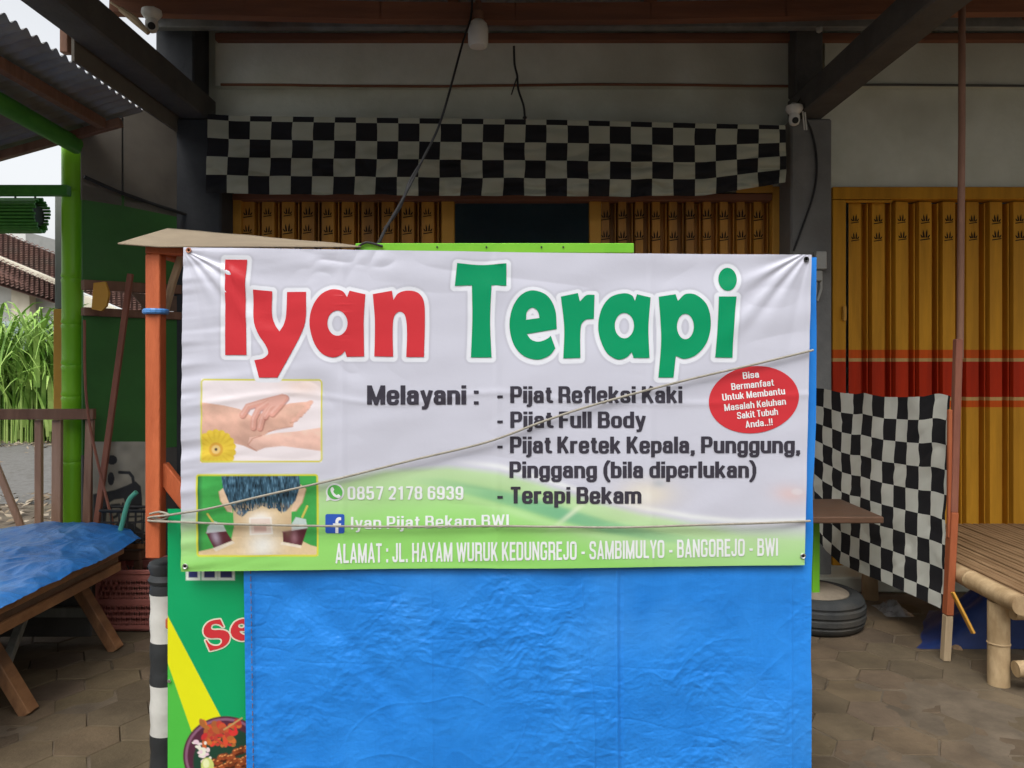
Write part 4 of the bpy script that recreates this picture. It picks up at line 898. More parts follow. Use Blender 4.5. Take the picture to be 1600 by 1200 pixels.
    m1 = pmask(x, y, z([(160, 215), (300, 235), (390, 255), (470, 300), (560, 262), (680, 222), (760, 214), (805, 212), (803, 236), (775, 262), (745, 300), (712, 318), (700, 358), (610, 372), (560, 392), (520, 420), (500, 455), (520, 480), (482, 498), (415, 468), (350, 452), (300, 430), (160, 420)]))
    shade = np.clip(.92+.4*(300-b)/300, .76, 1.1)[:, None]
    c = c*(1-m1[:, None])+skin*shade*m1[:, None]
    c = over(c, (.72, .50, .40), .5*m1*np.exp(-((b-250-a*.02)/26)**2))
    for tx, ty in ((795, 222), (780, 248), (762, 268), (742, 290), (715, 315)):
        c = over(c, (.76, .48, .39), ell(x, y, 270+tx/3.7209, 570+ty/3.7209, 6.8, 3.8, .3, -.5)); c = over(c, (.45, .19, .14), .7*seg(x, y, z([(tx-30, ty+20), (tx+10, ty+11)]), .6))
    m2 = pmask(x, y, z([(450, 420), (520, 410), (600, 395), (720, 385), (868, 362), (868, 500), (760, 485), (640, 470), (540, 480), (490, 500), (440, 470)]))
    c = c*(1-m2[:, None])+(np.array([.76, .52, .44])*(1+.1*n_[:, None])*np.clip(1.18-(b-380)/330, .7, 1.1)[:, None])*m2[:, None]
    c = over(c, (.42, .18, .13), .6*seg(x, y, z([(520, 410), (470, 425), (440, 465), (490, 498)]), .9)); c = over(c, (.45, .2, .14), .6*seg(x, y, z([(560, 385), (640, 368), (700, 356)]), .9))
    for L_, ww in (([(640, 185), (560, 205), (440, 240), (408, 290)], 4.6), ([(560, 215), (500, 255), (474, 310), (470, 362)], 4.4), ([(590, 215), (545, 265), (520, 320), (508, 365)], 4.3), ([(610, 215), (570, 250), (540, 300)], 4), ([(655, 190), (620, 235), (580, 280)], 5.0)):
        c = over(c, (.36, .14, .11), .75*seg(x, y, z([(p[0]+5, p[1]+5) for p in L_]), ww+.4)); c = over(c, (.66, .36, .30), seg(x, y, z(L_), ww)); c = over(c, (.74, .49, .42), .7*seg(x, y, z([(p[0]-3, p[1]-4) for p in L_]), ww*.35))
    c = over(c, (.70, .42, .36), pmask(x, y, z([(560, 195), (655, 172), (662, 190), (640, 225), (590, 240), (560, 225)])))
    fl = np.hypot(a-255, b-490); an = np.arctan2(b-490, a-255); rr = 112+9*np.abs(np.sin(an*9)); c = over(c, (.72, .56, .06), np.clip((rr-fl)/5, 0, 1)); c = over(c, (.60, .40, .03), .5*np.clip((rr-fl)/5, 0, 1)*np.clip(np.sin(an*18+.5), 0, 1)*np.clip((fl-40)/40, 0, 1))
    g_ = (1+.025*vn(a/16, b/16, 47)+.02*vn(a/7, b/7, 48)+.10*vn((a+b*.4)/70, (b-a*.5)/34, 49))[:, None]; c = c*(1+(g_-1)*np.clip(m1+m2, 0, 1)[:, None]); c = c*np.array([1.04, .97, .95])
    c = over(c, (.66, .36, .05), np.clip((44-fl)/6, 0, 1)); c = over(c, (.72, .52, .2), np.clip((28-fl)/6, 0, 1)); c = over(c, (.05, .04, .04), np.clip((11-fl)/5, 0, 1))
    C[I] = c
    def frame(C, x0, y0, x1, y1, col, w_, rad):
        qx = np.abs(px-(x0+x1)/2)-(x1-x0)/2+rad; qy = np.abs(py-(y0+y1)/2)-(y1-y0)/2+rad; sd_ = np.hypot(np.maximum(qx, 0), np.maximum(qy, 0))+np.minimum(np.maximum(qx, qy), 0)-rad
        return over(C, col, np.clip((w_-np.abs(sd_))/1.1+.5, 0, 1))
    C = frame(C, 315.5, 593, 503, 720.5, (.62, .60, .10), 1.3, 5)
    # letter y of the title reaches over the frame
    C = over(C, (.75, .765, .82), np.clip((7.0-dmin)/1.3+.5, 0, 1)*(py < 600))
    # ---- picture 2: cupping on the neck
    inb = (X7 > 145) & (X7 < 845) & (Y7 > 638) & (Y7 < 1112); I = np.where(inb)[0]; c = C[I]; x, y = px[I], py[I]; a, b = X7[I], Y7[I]
    c[:] = np.array([.055, .36, .075])*(1+.12*vn(a/90, b/90, 43))[:, None]; c = over(c, (.03, .10, .05), np.clip((180-a)/30, 0, 1)*.8)
    sk = np.array([.72, .55, .33])
    body = pmask(x, y, z([(352, 800), (690, 800), (688, 930), (730, 1015), (800, 1050), (850, 1062), (850, 1115), (145, 1115), (150, 1085), (260, 1060), (340, 1020), (358, 940)]))
    c = c*(1-body[:, None])+sk*body[:, None]*(1-.22*np.clip(np.abs(a-520)/190, 0, 1)*(b < 1000))[:, None]
    c = over(c, (.80, .78, .72), body*np.exp(-(((a-520)/90)**2+((b-1050)/90)**2))); c = over(c, (.82, .80, .76), body*.85*np.exp(-(((a-510)/60)**2+((b-890)/40)**2)))
    for L_ in ([(300, 712), (272, 735), (280, 790), (320, 850), (350, 858), (348, 780)], [(745, 695), (775, 720), (752, 800), (715, 850), (685, 855), (700, 770)]):
        c = over(c, (.74, .53, .36), pmask(x, y, z(L_))); c = over(c, (.45, .26, .15), .6*seg(x, y, z(L_[1:4]), .8))
    hair = pmask(x, y, z([(285, 640), (735, 640), (742, 700), (712, 790), (660, 850), (628, 862), (600, 835), (560, 838), (520, 818), (480, 845), (440, 850), (405, 885), (372, 862), (330, 800), (295, 710)]))
    st_ = vn(a/7, b/26, 44)+.6*vn(a/4, b/14, 45); hc = np.array([.035, .085, .13])*(1+.75*st_)[:, None]+np.array([.10, .16, .20])*np.clip(st_-.5, 0, 1)[:, None]
    hair = np.clip(hair-(vn(a/5, b/20, 46) > .25)*np.clip((b-790)/60, 0, 1)*.8, 0, 1); c = c*(1-hair[:, None])+np.clip(hc, 0, 1)*hair[:, None]
    for L1, L2, L3, st2 in (([(195, 975), (310, 962), (347, 1022), (240, 1066)], [(205, 940), (240, 905), (295, 925), (312, 965), (197, 977)], [(232, 1066), (347, 1022), (360, 1035), (250, 1085)], [(205, 865), (238, 912)]),
                            ([(638, 972), (782, 948), (748, 1052), (640, 1030)], [(690, 925), (715, 885), (772, 898), (782, 950), (690, 965)], [(630, 1030), (748, 1052), (742, 1066), (625, 1045)], [(780, 822), (752, 885)])):
        c = over(c, (.10, .022, .032), pmask(x, y, z(L1))); c = over(c, (.25, .10, .12), .6*seg(x, y, z([L1[0], L1[1]]), 1.2)); c = over(c, (.62, .68, .70), .85*pmask(x, y, z(L2))); c = over(c, (.78, .70, .58), pmask(x, y, z(L3))); c = over(c, (.62, .50, .10), seg(x, y, z(st2), 1.5))
    c = over(c, (.55, .50, .62), .55*np.exp(-(((a-250-(b-1000)*.3)/22)**2+((b-1000)/45)**2))); c = over(c, (.42, .22, .26), .6*np.exp(-(((a-705)/20)**2+((b-1000)/40)**2)))
    c = c*(1+.03*vn(a/18, b/18, 47)+.03*vn(a/8, b/8, 48))[:, None]
    c = over(c, (.60, .42, .26), .45*body*np.exp(-(((a-385)/26)**2+((b-930)/80)**2))); c = over(c, (.60, .42, .26), .45*body*np.exp(-(((a-668)/22)**2+((b-910)/70)**2)))
    c = over(c, (.75, .62, .56), .8*pmask(x, y, z([(450, 890), (570, 888), (578, 980), (452, 985)]))); c = over(c, (.55, .30, .26), .6*pmask(x, y, z([(470, 925), (545, 922), (545, 968), (475, 970)]))); c = over(c, (.80, .78, .74), .8*seg(x, y, z([(450, 890), (570, 888), (578, 980), (452, 985), (450, 890)]), 1.2))
    C[I] = c
    C = frame(C, 308.5, 741.5, 496, 868.5, (.66, .64, .05), 1.4, 4)
    return np.clip(C, 0, .85)
def banner_pos(U, V):
    top = C4[0]*(1-U[:, None])+C4[1]*U[:, None]; bot = C4[3]*(1-U[:, None])+C4[2]*U[:, None]; bow = np.sin(U*math.pi)
    q = top*(1-V[:, None])+bot*V[:, None]; py = q[:, 1]+(1-V)*1.5*bow+V*.8*vn(U*9, U*0, 31); return bsurf(q[:, 0], py)
bn = thing('vinyl_banner', 'white and green vinyl therapy banner with big red and green title tied across the cart', 'banner', P(775, 890, BD))
grid_obj('sheet', 760, 380, banner_pos, M['vinyl'], bn, col=banner_col)
TO = .0016
lay([fill_paths(l) for l in iyan], 'title_lettering', M['ink_red'], bn, bsurf, TO); lay([fill_paths(l) for l in terapi], 'title_lettering', M['ink_green'], bn, bsurf, TO)
lay([text_px('Melayani :', 574, 748, 602, 632, .098)], 'heading_lettering', M['ink_dark'], bn, bsurf, TO)
lines = [('- Pijat Refleksi Kaki', 777, 1066, 603.5, 629.5), ('- Pijat Full Body', 777, 1009, 643, 668.5), ('- Pijat Kretek Kepala, Punggung,', 777, 1251, 682, 708), ('Pinggang (bila diperlukan)', 796, 1182, 721, 746.5), ('- Terapi Bekam', 777, 1002, 760.5, 786.5)]
for t, a, b, c, d in lines: lay([text_px(t, a, b, c, d, .095)], 'service_lettering', M['ink_dark'], bn, bsurf, TO)
lay([text_px('0857 2178 6939', 543, 724, 760, 781, .082, gap=.10)], 'phone_lettering', M['ink_white'], bn, bsurf, TO)
lay([text_px('Iyan Pijat Bekam BWI', 548, 795, 808, 827.5, .075, 803.5, 823, gap=.09)], 'page_lettering', M['ink_white'], bn, bsurf, TO)
lay([text_px('ALAMAT : JL. HAYAM WURUK KEDUNGREJO - SAMBIMULYO - BANGOREJO - BWI', 524, 1216, 850, 880.5, .080, 841, 868.5)], 'address_lettering', M['ink_white'], bn, bsurf, TO)
el = ellipse_path(1178, 624.5, 70.5, 52.5, 72); el = np.c_[1178+(el[:, 0]-1178)*.998, el[:, 1]-(el[:, 0]-1178)*.06]
bd = lay([fill_paths([el])], 'round_badge', M['ink_red'], bn, bsurf, TO*.8)
zb8 = lambda x, y: (690+x/2.6667, 570+y/2.6667)
for t, cx_, cy_, wd in (('Bisa', 1288, 42, 66), ('Bermanfaat', 1296, 82, 178), ('Untuk Membantu', 1300, 122, 262), ('Masalah Keluhan', 1306, 165, 258), ('Sakit Tubuh', 1316, 203, 172), ('Anda..!!', 1322, 243, 114)):
    x_, y_ = zb8(cx_, cy_); h_ = wd/2.6667/2; lay([text_px(t, x_-h_, x_+h_, y_-5.3, y_+5.3, .078, rot=-.105)], 'badge_lettering', M['ink_white'], bd, bsurf, TO*1.7)
# phone and page icons
ic = lay([fill_paths([ellipse_path(523.5, 769, 14.5, 14)]), fill_paths([np.array([(511, 772), (516, 781), (509, 783.5)])])], 'phone_icon', M['ink_white'], bn, bsurf, TO*.8)
lay([fill_paths([ellipse_path(523.5, 769, 11.8, 11.4)])], 'bubble', M['ink_leaf'], ic, bsurf, TO*1.5)
hs_ = [(517.5, 762), (519.5, 761), (522, 765.5), (520.5, 767.5), (522.5, 771.5), (526, 774), (528.2, 772.5), (532, 775.5), (530.5, 778), (527, 778.5), (521, 775.5), (517, 769.5), (516, 765)]
lay([fill_paths([spline_path([(x+.5, y-.3) for x, y in hs_])])], 'handset', M['ink_white'], ic, bsurf, TO*2.2)
def rrect(x0, y0, x1, y1, r_): return np.array([(cx_+r_*math.cos(a), cy_+r_*math.sin(a)) for cx_, cy_, a0 in ((x1-r_, y0+r_, -math.pi/2), (x1-r_, y1-r_, 0), (x0+r_, y1-r_, math.pi/2), (x0+r_, y0+r_, math.pi)) for a in np.linspace(a0, a0+math.pi/2, 6)])
fi = lay([fill_paths([rrect(508, 803.5, 538, 833.5, 3)])], 'page_icon', M['ink_blue'], bn, bsurf, TO*.8)
lay([fill_paths([spline_path([(533, 808.5, 1), (533, 813, 1), (530.5, 813), (528.6, 815), (528.5, 818, 1), (533, 818, 1), (532.3, 822.5, 1), (528.5, 822.5, 1), (528.5, 833.4, 1), (523.8, 833.4, 1), (523.8, 822.5, 1), (520, 822.5, 1), (520, 818, 1), (523.8, 818, 1), (524, 813.5), (526, 809.8), (529.5, 808.3)])])], 'letter_mark', M['ink_white'], fi, bsurf, TO*1.5)
for px, py, m_ in ((294.5, 391, 'brick'), (1259, 405.5, 'black'), (1255, 869, 'steel'), (290.5, 884, 'steel')):
    c = Vector(bsurf([px], [py], .001)[0]); MB().lathe(c, [(.004, .0), (.0085, .0005), (.009, .002), (.0075, .004), (.0045, .0025), (.004, 0)], 20, (0, -1, 0)).build('grommet', M[m_], bn, smooth=True)

# ------------------------------------------------------------------ blue tarp on the cart front
TD = 2.458
def tarp_pos(U, V):
    lx = np.interp(V, [0, .42, 1], [380, 379, 386]); rx = np.interp(V, [0, .3, .41, .44, .6, 1], [1276, 1275, 1271, 1271, 1268, 1268]); px = lx+U*(rx-lx)+1.2*vn(V*14, U*0+.3, 51)*(U > .98); py = 402+V*(1268-402)
    a, b = U*2.2, V*2.0
    wx, wy = a+.10*vn(a*4, b*4, 59), b+.08*vn(a*5, b*3, 60); pw = lambda x, y, k, e: np.clip(1-np.abs(vn(x, y, k))*1.6, 0, 1)**e
    act = np.clip(vn(a*2.6, b*2.4, 55)*1.3+.55, 0, 1)
    y = .010*vn(a*1.6+b*.5, b*1.2, 52)+.003*vn(a*4+b*2, b*3, 53)
    qx, qy = a+.020*vn(a*11, b*11, 59), b+.020*vn(a*12, b*9, 60); act2 = np.clip(vn(a*5, b*6, 75)*1.6+.5, .0, 1)
    y = y-.58*(.60+act)*(.0046*f1(qx*7+qy*2, qy*8-qx*2, 54)+.0036*(.25+act2)*f1(qx*17-qy*5, qy*24+qx*4, 57)+.0021*(.25+act2)*f1(qx*38+qy*9, qy*52, 72)+.0011*f1(qx*80, qy*105+qx*20, 73))
    y = y-.0012*pw(wx*4+wy*5, wy*5-wx*2.5, 70, 10)+.0012*act*pw(a*6+b*3, b*26-a*2, 74, 5)
    y = y+.00022*vn(a*170, b*16, 71)
    dg = (px-430)-(py-880)*.93; y = y+.006*np.exp(-(dg/26)**2)*np.clip((py-880)/40, 0, 1)*np.clip((1190-py)/120, 0, 1)
    y = y+.004*np.sin((a*.8+b)*7)*np.clip(U*2-1, 0, 1)
    # vertical fold lines and hem along the left edge
    y = y-y.mean()+.004
    y = y-.004*np.exp(-((U-.657)/.0022)**2)+.003*np.exp(-((U-.664)/.003)**2)-.0025*np.exp(-((U-.605-.012*np.sin(V*9))/.0018)**2)-.002*np.exp(-((U-.965)/.002)**2)-.0015*np.exp(-((U-.33)/.002)**2)-.0028*(1-np.clip((U-.016)/.002, 0, 1))
    y = y*np.clip((V-.2)*3, .2, 1)
    d = TD+np.clip(y, -.014, .022)*np.clip((V-.50)*8, .15, 1)+.010*np.clip((.58-V)*12, 0, 1)
    return np.stack([(px-CX)/F*d, d, EYE+(CY-py)/F*d], 1)
tp = thing('tarpaulin', 'bright blue woven tarp hanging down the front of the cart below the banner', 'tarpaulin', P(820, 1260, TD))
tpo = grid_obj('sheet', 700, 640, tarp_pos, M['tarp'], tp)
st_ = MB()
for k in range(46):
    t0_ = k/46*.62+.40; q = tarp_pos(np.array([.0125, .0125]), np.array([t0_, t0_+.009])); st_.tube([Vector(q[0])+Vector((0, -.0015, 0)), Vector(q[1])+Vector((0, -.0015, 0))], .0012, 5)
st_.build('hem_stitching', M['brown'], tp)

# ------------------------------------------------------------------ cord round the banner
cd = [P(1271, 547, 2.43), P(1180, 569, 2.428), P(1060, 597, 2.427), P(930, 632, 2.426), P(850, 658, 2.426), P(760, 691, 2.426), P(640, 720, 2.426), P(520, 750, 2.426), P(410, 775, 2.426), P(330, 794, 2.424), P(288, 801, 2.424), P(262, 805, 2.45), P(236, 808, 2.488), P(229, 811, 2.52), P(236, 814, 2.488), P(262, 815, 2.45), P(288, 816, 2.424), P(400, 820, 2.426), P(600, 823, 2.426), P(760, 822, 2.426), P(860, 823, 2.426), P(975, 824, 2.426), P(1100, 820, 2.426), P(1200, 817, 2.426), P(1266, 814, 2.44)]
rope = MB().tube(cd, .0036, 8, smoothpath=True)
rope.tube([P(234, 803, 2.49), P(250, 800, 2.48), P(264, 805, 2.455), P(252, 812, 2.475), P(236, 808, 2.488)], .0036, 8, smoothpath=True)
tag(rope.build('cord', M['wire'], smooth=True), 'thin grey cord looped around the orange post and stretched across the banner', 'cord')

# ------------------------------------------------------------------ chequered cloths
def up_pos(U, V):
    px = 325+U*903-(1-V)*0; top = np.interp(U, [0, .05, .3, .6, 1], [178, 181, 184, 187, 196]); bot = np.interp(U, [0, .1, .5, .78, .86, 1], [301, 303, 306, 307, 306, 285])
    py = top+V*(bot-top); px = px-(1-U)*np.clip(V-.0, 0, 1)*4
    d = 4.955+.012*vn(U*14, V*3, 61)+.012*V*vn(U*22+V*4, V*9, 62)+.030*V*ridge(U*13+V*2.5, V*6-U*7, 63)+.022*V*V*ridge(U*27-V*3, V*8+U*9, 64)+.014*V*np.clip(vn(U*9, V*2, 66)+.4, 0, 1)*ridge(U*8+V, V*9+U*14, 65)+.02*V
    py = py+1.2*vn(U*30, V*3, 67)*V; px = px+1.0*vn(U*20, V*5, 68)
    return np.stack([(px-CX)/F*d, d, EYE+(CY-py)/F*d], 1)
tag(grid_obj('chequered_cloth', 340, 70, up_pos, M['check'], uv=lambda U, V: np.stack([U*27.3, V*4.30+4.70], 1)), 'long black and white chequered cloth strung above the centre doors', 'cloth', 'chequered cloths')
def sd_pos(U, V):
    d = 5.03+U*(3.90-5.03); d = d+0*V; zt = 1.335-.03*np.sin(U*math.pi)+.008*vn(U*12, V*0, 64); zb_ = np.interp(U, [0, .1, .25, 1], [.36, .30, .25, .24]); z = zt+V*(zb_-zt)
    x = 1.975+U*(2.228-1.975)-.035*V*U+.006*vn(U*6, V*2, 65)+.004*vn(U*5+V*3, V*7, 66)+.004*ridge(U*8+V*9, V*5-U*3, 67)+.008*np.sin(U*22+2*V)*np.clip(1-V*4, 0, 1)+.0025*vn(U*22+V*20, V*14-U*12, 68)
    return np.stack([x, d, z], 1)
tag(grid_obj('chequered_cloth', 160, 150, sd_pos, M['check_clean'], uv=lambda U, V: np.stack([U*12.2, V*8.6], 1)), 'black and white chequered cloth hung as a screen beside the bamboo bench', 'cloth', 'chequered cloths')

# ------------------------------------------------------------------ right hand pole
pl = thing('wooden_pole', 'tall thin spliced wooden pole holding the chequered screen at right', 'pole', P(1478, 1025, 3.88))
pt = lambda px, py: P(px, py, 3.86)
MB().tube([P(1500, 560, 3.875), P(1501, 400, 3.875), P(1503, 200, 3.875), P(1503, -20, 3.875)], .0165, 10).build('upper_pole', M['brown'], pl, smooth=True)
MB().bar(pt(1489, 800), pt(1497, 530), .035, .034, up=(0, 1, 0)).build('splice', M['redwood'], pl)
MB().bar(pt(1481, 960), pt(1489, 800), .035, .046, up=(0, 1, 0)).build('lower_pole', M['poleorange'], pl)
MB().bar(pt(1483, 840), pt(1484, 640), .02, .02, up=(0, 1, 0)).build('batten', M['poleorange'], pl)
MB().bar((pt(1477, 0).x, 3.86, 0), pt(1481, 961), .036, .040, up=(0, 1, 0)).build('bare_foot', M['palewood'], pl)

# ------------------------------------------------------------------ bamboo bench
bb = thing('bamboo_bench', 'low bamboo slat bench on thick bamboo legs at the right edge', 'bench', (2.9, 4.3, 0))
mb = MB()
for k in range(44):
    x = 2.28+k*.036; mb.bar((x, 3.42+rng.uniform(-.02, .02), .452+rng.normal(0, .002)), (x+.05+rng.normal(0, .004), 4.94, .452), .0285, .014, bev=.003)
mb.build('slat_top', M['bamboo_slat'], bb)
bamboo(MB(), (2.245, 3.38, .425), (2.30, 4.94, .425), .043, [.25, .6]).build('edge_pole', M['bamboo'], bb, smooth=True)
for x, y in ((2.262, 3.57), (2.262, 4.85), (3.7, 3.57), (3.7, 4.85)): bamboo(MB(), (x, y, 0), (x, y, .385), .047, [.5]).build('leg', M['bamboo'], bb, smooth=True)
for y in (3.50, 4.9): bamboo(MB(), (2.28, y, .36), (3.85, y-.03, .345), .036, [.3, .7]).build('cross_pole', M['bamboo'], bb, smooth=True)
bamboo(MB(), (2.285, 3.485, .105), (3.8, 3.44, .20), .036, [.08, .4, .75]).build('stretcher', M['bamboo'], bb, smooth=True)
for y in (3.9, 4.4): MB().bar((2.3, y, .42), (3.85, y, .42), .04, .03).build('bearer', M['bamboo'], bb)
# under the bench
def bag_pos(U, V):
    x = 2.13+.36*V+U*1.0; y = 4.0+V*.62; h = .36*np.sin(np.clip(U*1.25, 0, 1)*math.pi*.5)*np.sin(math.pi*np.clip(V, .0, 1))**.6; h = h*(1+.25*vn(U*5, V*5, 71))+.02*ridge(U*7, V*6, 72)*np.sin(math.pi*V)*np.sin(U*math.pi*.5)
    return np.stack([x+.03*vn(V*6, U*4, 73), y, np.maximum(h, .003)], 1)
tag(grid_obj('blue_bag', 70, 50, bag_pos, M['darktarp']), 'crumpled dark blue sheet bundled on the floor under the bamboo bench', 'tarpaulin')
p = MB().bar(P(1488, 925, 3.72), P(1521, 990, 3.66), .012, .032, up=(0, 1, 0))
tag(p.build('wooden_lath', M['ochre']), 'short yellow wooden slat slanting down beside the bench leg', 'slat')
p = MB().tube([P(1495, 1016, 3.99), P(1494, 1016, 4.12)], .028, 12)
tag(p.build('bamboo_offcut', M['bamboo_slat'], smooth=True), 'short round bamboo offcut lying beside the pole foot', 'offcut')

# ------------------------------------------------------------------ table on a tyre base
tt = thing('pedestal_table', 'dark wooden table on a green leg set in a cement filled tyre', 'table', P(1290, 980, 4.35))
MB().mm(xx(1150, 4.3), xx(1352, 4.3), 4.08, 4.62, zz(814, 4.15), zz(806, 4.15)+.008, .006).build('table_top', M['darkwood'], tt)
MB().mm(xx(1267, 4.33), xx(1279, 4.33), 4.31, 4.355, .19, zz(814, 4.15)-.002).build('leg', M['lime'], tt)
tc_ = P(1272, 0, 4.42)
prof = [(.17, .0), (.24, .0), (.262, .02), (.27, .05), (.262, .058), (.262, .066), (.275, .075), (.275, .108), (.265, .116), (.265, .124), (.275, .133), (.275, .165), (.262, .175), (.262, .183), (.268, .195), (.258, .222), (.235, .238), (.20, .24), (.185, .225)]
prof = [(r_, z_*.78) for r_, z_ in prof]
MB().lathe((tc_.x, 4.42, 0), prof, 40).build('tyre', M['tyre'], tt, smooth=True)
MB().lathe((tc_.x, 4.42, .155), [(.186, -.15), (.186, .03), (.15, .045), (.05, .058)], 28).build('cement_fill', M['cement'], tt, smooth=True)
p = MB().mm(xx(1350, 4.86), xx(1368, 4.86), 4.82, 4.9, 0, zz(902, 4.86), .006)
tag(p.build('brick', M['brick']), 'reddish brick standing upright on the floor behind the chequered screen', 'brick')
def lit_pos(U, V):
    x = xx(1365, 4.65)+U*.19; y = 4.5+V*.22; r_ = .55+.45*np.abs(vn(U*6, V*6, 82)); x = x+(U-.5)*.1*(r_-1); return np.stack([x, y, (.02+.05*np.abs(ridge(U*5, V*5, 81)))*np.sin(math.pi*U)*np.sin(math.pi*V)+.004], 1)
tag(grid_obj('plastic_bag', 30, 30, lit_pos, M['clearplastic'], smooth=False), 'crumpled pale plastic bag lying on the pavers behind the tyre', 'plastic bag')

# ------------------------------------------------------------------ lamp, cables, cameras
lb = thing('light_bulb', 'unlit white bulb hanging from the brown roof purlin', 'lamp', P(747, 75, 4.32))
c = P(747, 0, 4.32); ztb, zbb = zz(32, 4.32), zz(75, 4.32)
MB().lathe((c.x, 4.32, zbb), [(.02, 0), (.048, .006), (.056, .022), (.057, .10), (.05, .135), (.034, .152), (.03, .155)], 28).build('bulb', M['white_plastic'], lb, smooth=True)
MB().lathe((c.x, 4.32, zbb+.153), [(.03, 0), (.031, .05), (.022, .06), (.018, .11)], 20).build('socket', M['brown'], lb, smooth=True)
p = MB().tube([P(738, 0, 4.3), P(735, 30, 4.3), P(722, 70, 4.15), P(690, 185, 3.7), P(660, 250, 3.4), P(630, 310, 3.1), P(604, 355, 2.85), P(588, 384, 2.62), P(570, 383, 2.56)], .006, 8, smoothpath=True)
p.tube([P(660, 250, 3.39), P(640, 283, 3.23), P(625, 325, 3.08), P(600, 358, 2.86)], .005, 6, smoothpath=True); p.tube([P(560, 385, 2.545), P(574, 379, 2.545), P(598, 385, 2.545)], .004, 6, smoothpath=True)
tag(p.build('electric_cable', M['black'], smooth=True), 'black electric cable running from the roof lamp down to the cart top', 'cable')
p = MB().tube([P(803, 72, 4.9), P(804, 100, 4.9), P(808, 118, 4.9), P(810, 140, 4.9), P(818, 165, 4.9), P(820, 184, 4.9)], .007, 8, smoothpath=True); p.tube([P(809, 118, 4.89), P(806, 126, 4.89), P(799, 148, 4.89)], .005, 6)
p.lathe(P(820, 184, 4.9), [(.004, -.01), (.013, -.004), (.013, .006), (.004, .012)], 8)
tag(p.build('hanging_string', M['black'], smooth=True), 'dark knotted string hanging in front of the white upper wall', 'string')
p = MB().tube([P(1243, 165, 4.95), P(1266, 200, 5.03), P(1276, 250, 5.04), P(1272, 300, 5.04), P(1252, 360, 5.04), P(1240, 392, 5.04)], .007, 8, smoothpath=True)
p.tube([P(1247, 160, 4.97), P(1262, 135, 5.0), P(1275, 118, 5.0)], .004, 6, smoothpath=True)
tag(p.build('camera_cable', M['black'], smooth=True), 'black cable looping down the concrete pillar below the security camera', 'cable')
def cctv(loc, label, ant):
    L = Vector(loc); r_ = thing('security_camera', label, 'security camera', loc, 'white dome security cameras')
    MB().lathe(L, [(.03, .055), (.052, .05), (.055, .03), (.045, .012), (.036, .005), (.034, .0)], 24).build('housing', M['white_plastic'], r_, smooth=True)
    MB().lathe(L+Vector((.0, -.0, -.045)), [(.012, -.03), (.027, -.022), (.035, 0), (.034, .03), (.028, .046)], 24).build('camera_head', M['white_plastic'], r_, smooth=True)
    MB().lathe(L+Vector((-.004 if ant else .012, -.028, -.05)), [(.02, 0), (.02, .006), (.015, .009)], 20, (.0 if ant else .6, -1, -.2)).build('lens', M['black'], r_, smooth=True)
    MB().mm(L.x-.015, L.x+.015, L.y, L.y+.06, L.z+.052, L.z+.075).build('bracket', M['grey_plastic'], r_)
    if ant:
        for dx in (.058, .072): MB().tube([L+Vector((dx, .01, .02)), L+Vector((dx+.012, .01, -.10))], .005, 8).build('antenna', M['white_plastic'], r_)
cctv(P(1241, 178, 4.93), 'white dome security camera with two antennas on the right concrete pillar', True)
cctv(P(237, 30, 4.3), 'white dome security camera hanging under the roof at upper left', False)
p = MB().bar(P(172, 3, 4.25), P(190, 15, 4.25), .010, .012); p.tube([P(188, 14, 4.25), P(212, 32, 4.25), P(232, 52, 4.25)], [.014, .022, .012], 8)
tag(p.build('bamboo_stick', M['palewood'], smooth=True), 'pale slanting stick lashed below the upper left security camera', 'stick')
p = MB().lathe(P(1280, 46, 4.6), [(.008, -.02), (.018, -.012), (.02, .008), (.010, .02)], 12)
tag(p.build('lamp_holder', M['grey_plastic'], smooth=True), 'small grey lamp holder hanging empty near the right roof beam', 'lamp holder')

# ------------------------------------------------------------------ far left: grass, fence, house
def grass_clump(x, y, n, hmax, seed, label):
    r_ = np.random.default_rng(seed); mb = MB()
    for _ in range(n):
        bx, by = x+r_.normal(0, .35), y+r_.normal(0, .35); h = hmax*r_.uniform(.45, 1.05); a = r_.uniform(0, 6.28); reach = r_.uniform(.3, 1.25)*h*.62; wd = r_.uniform(.022, .052); dx, dy = math.cos(a), math.sin(a); st = r_.uniform(.0, .45)*h
        prev = []; vs = []; K = 9
        for k in range(K+1):
            t = k/K; rr = reach*t**1.8; z = st+(h-st)*(1.25*t-.25*t*t-.55*max(0, t-.55)**2*4*r_.uniform(.9, 1.1)); w_ = wd*(1-t**2.2)+.002
            c_ = Vector((bx+dx*rr, by+dy*rr, z)); vs += [c_+Vector((-dy*w_, dx*w_, 0)), c_+Vector((dy*w_, -dx*w_, .3*w_))]
        mb.add(vs, [(2*k, 2*k+1, 2*k+3, 2*k+2) for k in range(K)])
        if st > .2: mb.tube([(bx, by, -.03), (bx, by, st+.05)], [.018, .010], 5)
    tag(mb.build('tall_grass', M['grass'], smooth=False), label, 'grass', 'tall grass clumps beyond the road')
M['grass'] = mat('cane_grass', (.11, .25, .03), (.34, .52, .11), .5, 1.6, .0, lo=.38, hi=.62, c3=(.40, .50, .16))
_gb = M['grass'].node_tree.nodes['Principled BSDF']; _gb.inputs['Subsurface Weight'].default_value = .0
grass_clump(-9.6, 14.9, 190, 3.2, 1, 'tall bright green cane grass at the very left edge'); grass_clump(-8.7, 15.0, 190, 3.1, 2, 'tall bright green cane grass nearest the green bamboo post'); grass_clump(-10.6, 15.2, 140, 3.0, 3, 'tall cane grass clump partly cut by the left frame edge')
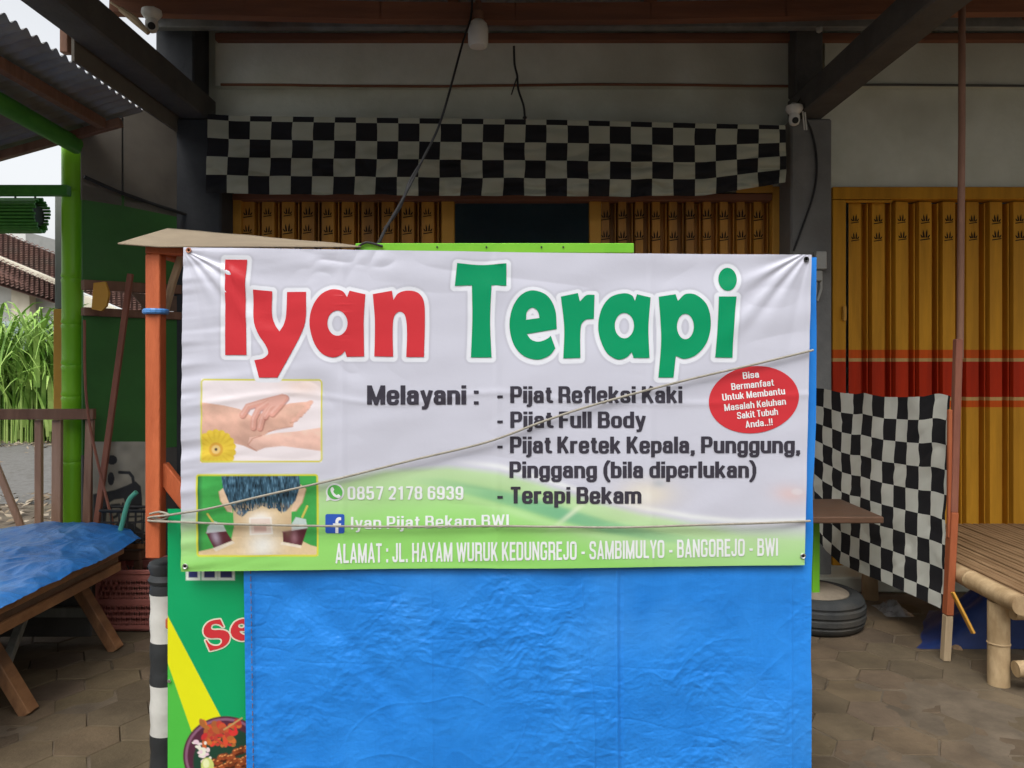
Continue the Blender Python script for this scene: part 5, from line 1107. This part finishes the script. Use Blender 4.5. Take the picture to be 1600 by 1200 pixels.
# dry stems and a sheet fence
f_ = MB(); vs = []; 
for k in range(90): f_.mm(-12+.07*k, -12+.07*k+.055, 16.2+.012*(k % 2), 16.22+.012*(k % 2), -.03, 2.35, 0)
tag(f_.build('sheet_fence', M['bluefence']), 'pale blue grey sheet metal fence behind the tall grass', 'fence')
M['tiles'] = mat('roof_tiles', (.10, .055, .045), (.17, .095, .075), .9, 5, .3, 20, c3=(.11, .085, .07), spec=.1)
def tile_roof(mb, a, b, c, d, nu, nv):
    """a-b ridge, d-c eave; rows of overlapping pantiles"""
    a, b, c, d = map(Vector, (a, b, c, d)); nrm_ = (b-a).cross(d-a).normalized()
    if nrm_.z < 0: nrm_ = -nrm_
    mb.add([p-nrm_*.06 for p in (a, b, c, d)], [(0, 1, 2, 3)])
    for j in range(nv):
        t0_, t1_ = j/nv, (j+1.12)/nv; vs = []; n_ = nu*4
        for t, lift in ((t0_, .0), (t1_, .055)):
            l0, l1 = a.lerp(d, t), b.lerp(c, t)
            for i in range(n_+1): vs.append(l0.lerp(l1, i/n_)+nrm_*(lift+.03*math.sin(2*math.pi*i/4)+random.uniform(-.006, .006)))
        mb.add(vs, [(i, i+1, n_+2+i, n_+1+i) for i in range(n_)])
hs1 = thing('tiled_house', 'old house with brown tiled roofs and cream gable beyond the road', 'house', (-13, 24, 0))
mb = MB(); tile_roof(mb, P(-120, 310, 28), P(250, 462, 28), P(250, 540, 24.5), P(-120, 395, 24.5), 46, 22); mb.build('roof', M['tiles'], hs1)
mb = MB(); mb.slab([P(-120, 352, 24.3), P(60, 426, 24.3), P(110, 447, 24.3), P(110, 470, 24.3), P(-120, 392, 24.3)], (0, .25, 0)); mb.slab([P(132, 462, 24.3), P(200, 491, 24.3), P(200, 540, 24.3), P(132, 540, 24.3)], (0, .25, 0)); mb.build('gable_band', M['cream'], hs1)
mb = MB(); tile_roof(mb, P(-120, 352, 24.0), P(96, 446, 24.0), P(96, 474, 22), P(-120, 405, 22), 28, 9); mb.build('roof', M['tiles'], hs1)
mb = MB(); mb.slab([P(-120, 400, 23), P(96, 462, 23), P(96, 720, 23), P(-120, 720, 23)], (0, .3, 0)); mb.slab([P(110, 450, 24.7), P(250, 510, 24.7), P(250, 670, 24.7), P(110, 670, 24.7)], (0, .3, 0)); mb.build('wall', M['housewall'], hs1)
MB().slab([P(28, 454, 22.8), P(56, 463, 22.8), P(56, 560, 22.8), P(28, 560, 22.8)], (0, -.3, 0)).build('corner_pier', M['cream'], hs1)
p = MB().slab([P(-40, 352, 40), P(40, 362, 40), P(40, 420, 40), P(-40, 420, 40)], (0, 3, 0))
tag(p.build('white_building', M['housewall']), 'pale building corner standing behind the tiled roofs', 'building')

# ------------------------------------------------------------------ house added out of view behind the camera to block low sky light
sh_ = thing('sky_block_house', 'long two storey house added unseen across the street to block low sky', 'house', (0, -9.5, 0))
MB().mm(-16, 16, -13, -9.5, -.03, 5.6, .02).build('wall', M['housewall'], sh_)
mb = MB(); mb.slab([(-16.6, -8.8, 5.45), (16.6, -8.8, 5.45), (16.6, -11.25, 7.0), (-16.6, -11.25, 7.0)], (0, 0, .12)); mb.build('roof', M['tiles'], sh_)
for k in range(8):
    for z in (.9, 3.5): MB().mm(-14.5+k*4, -12.9+k*4, -9.49, -9.44, z, z+1.3).build('window', M['interior'], sh_)
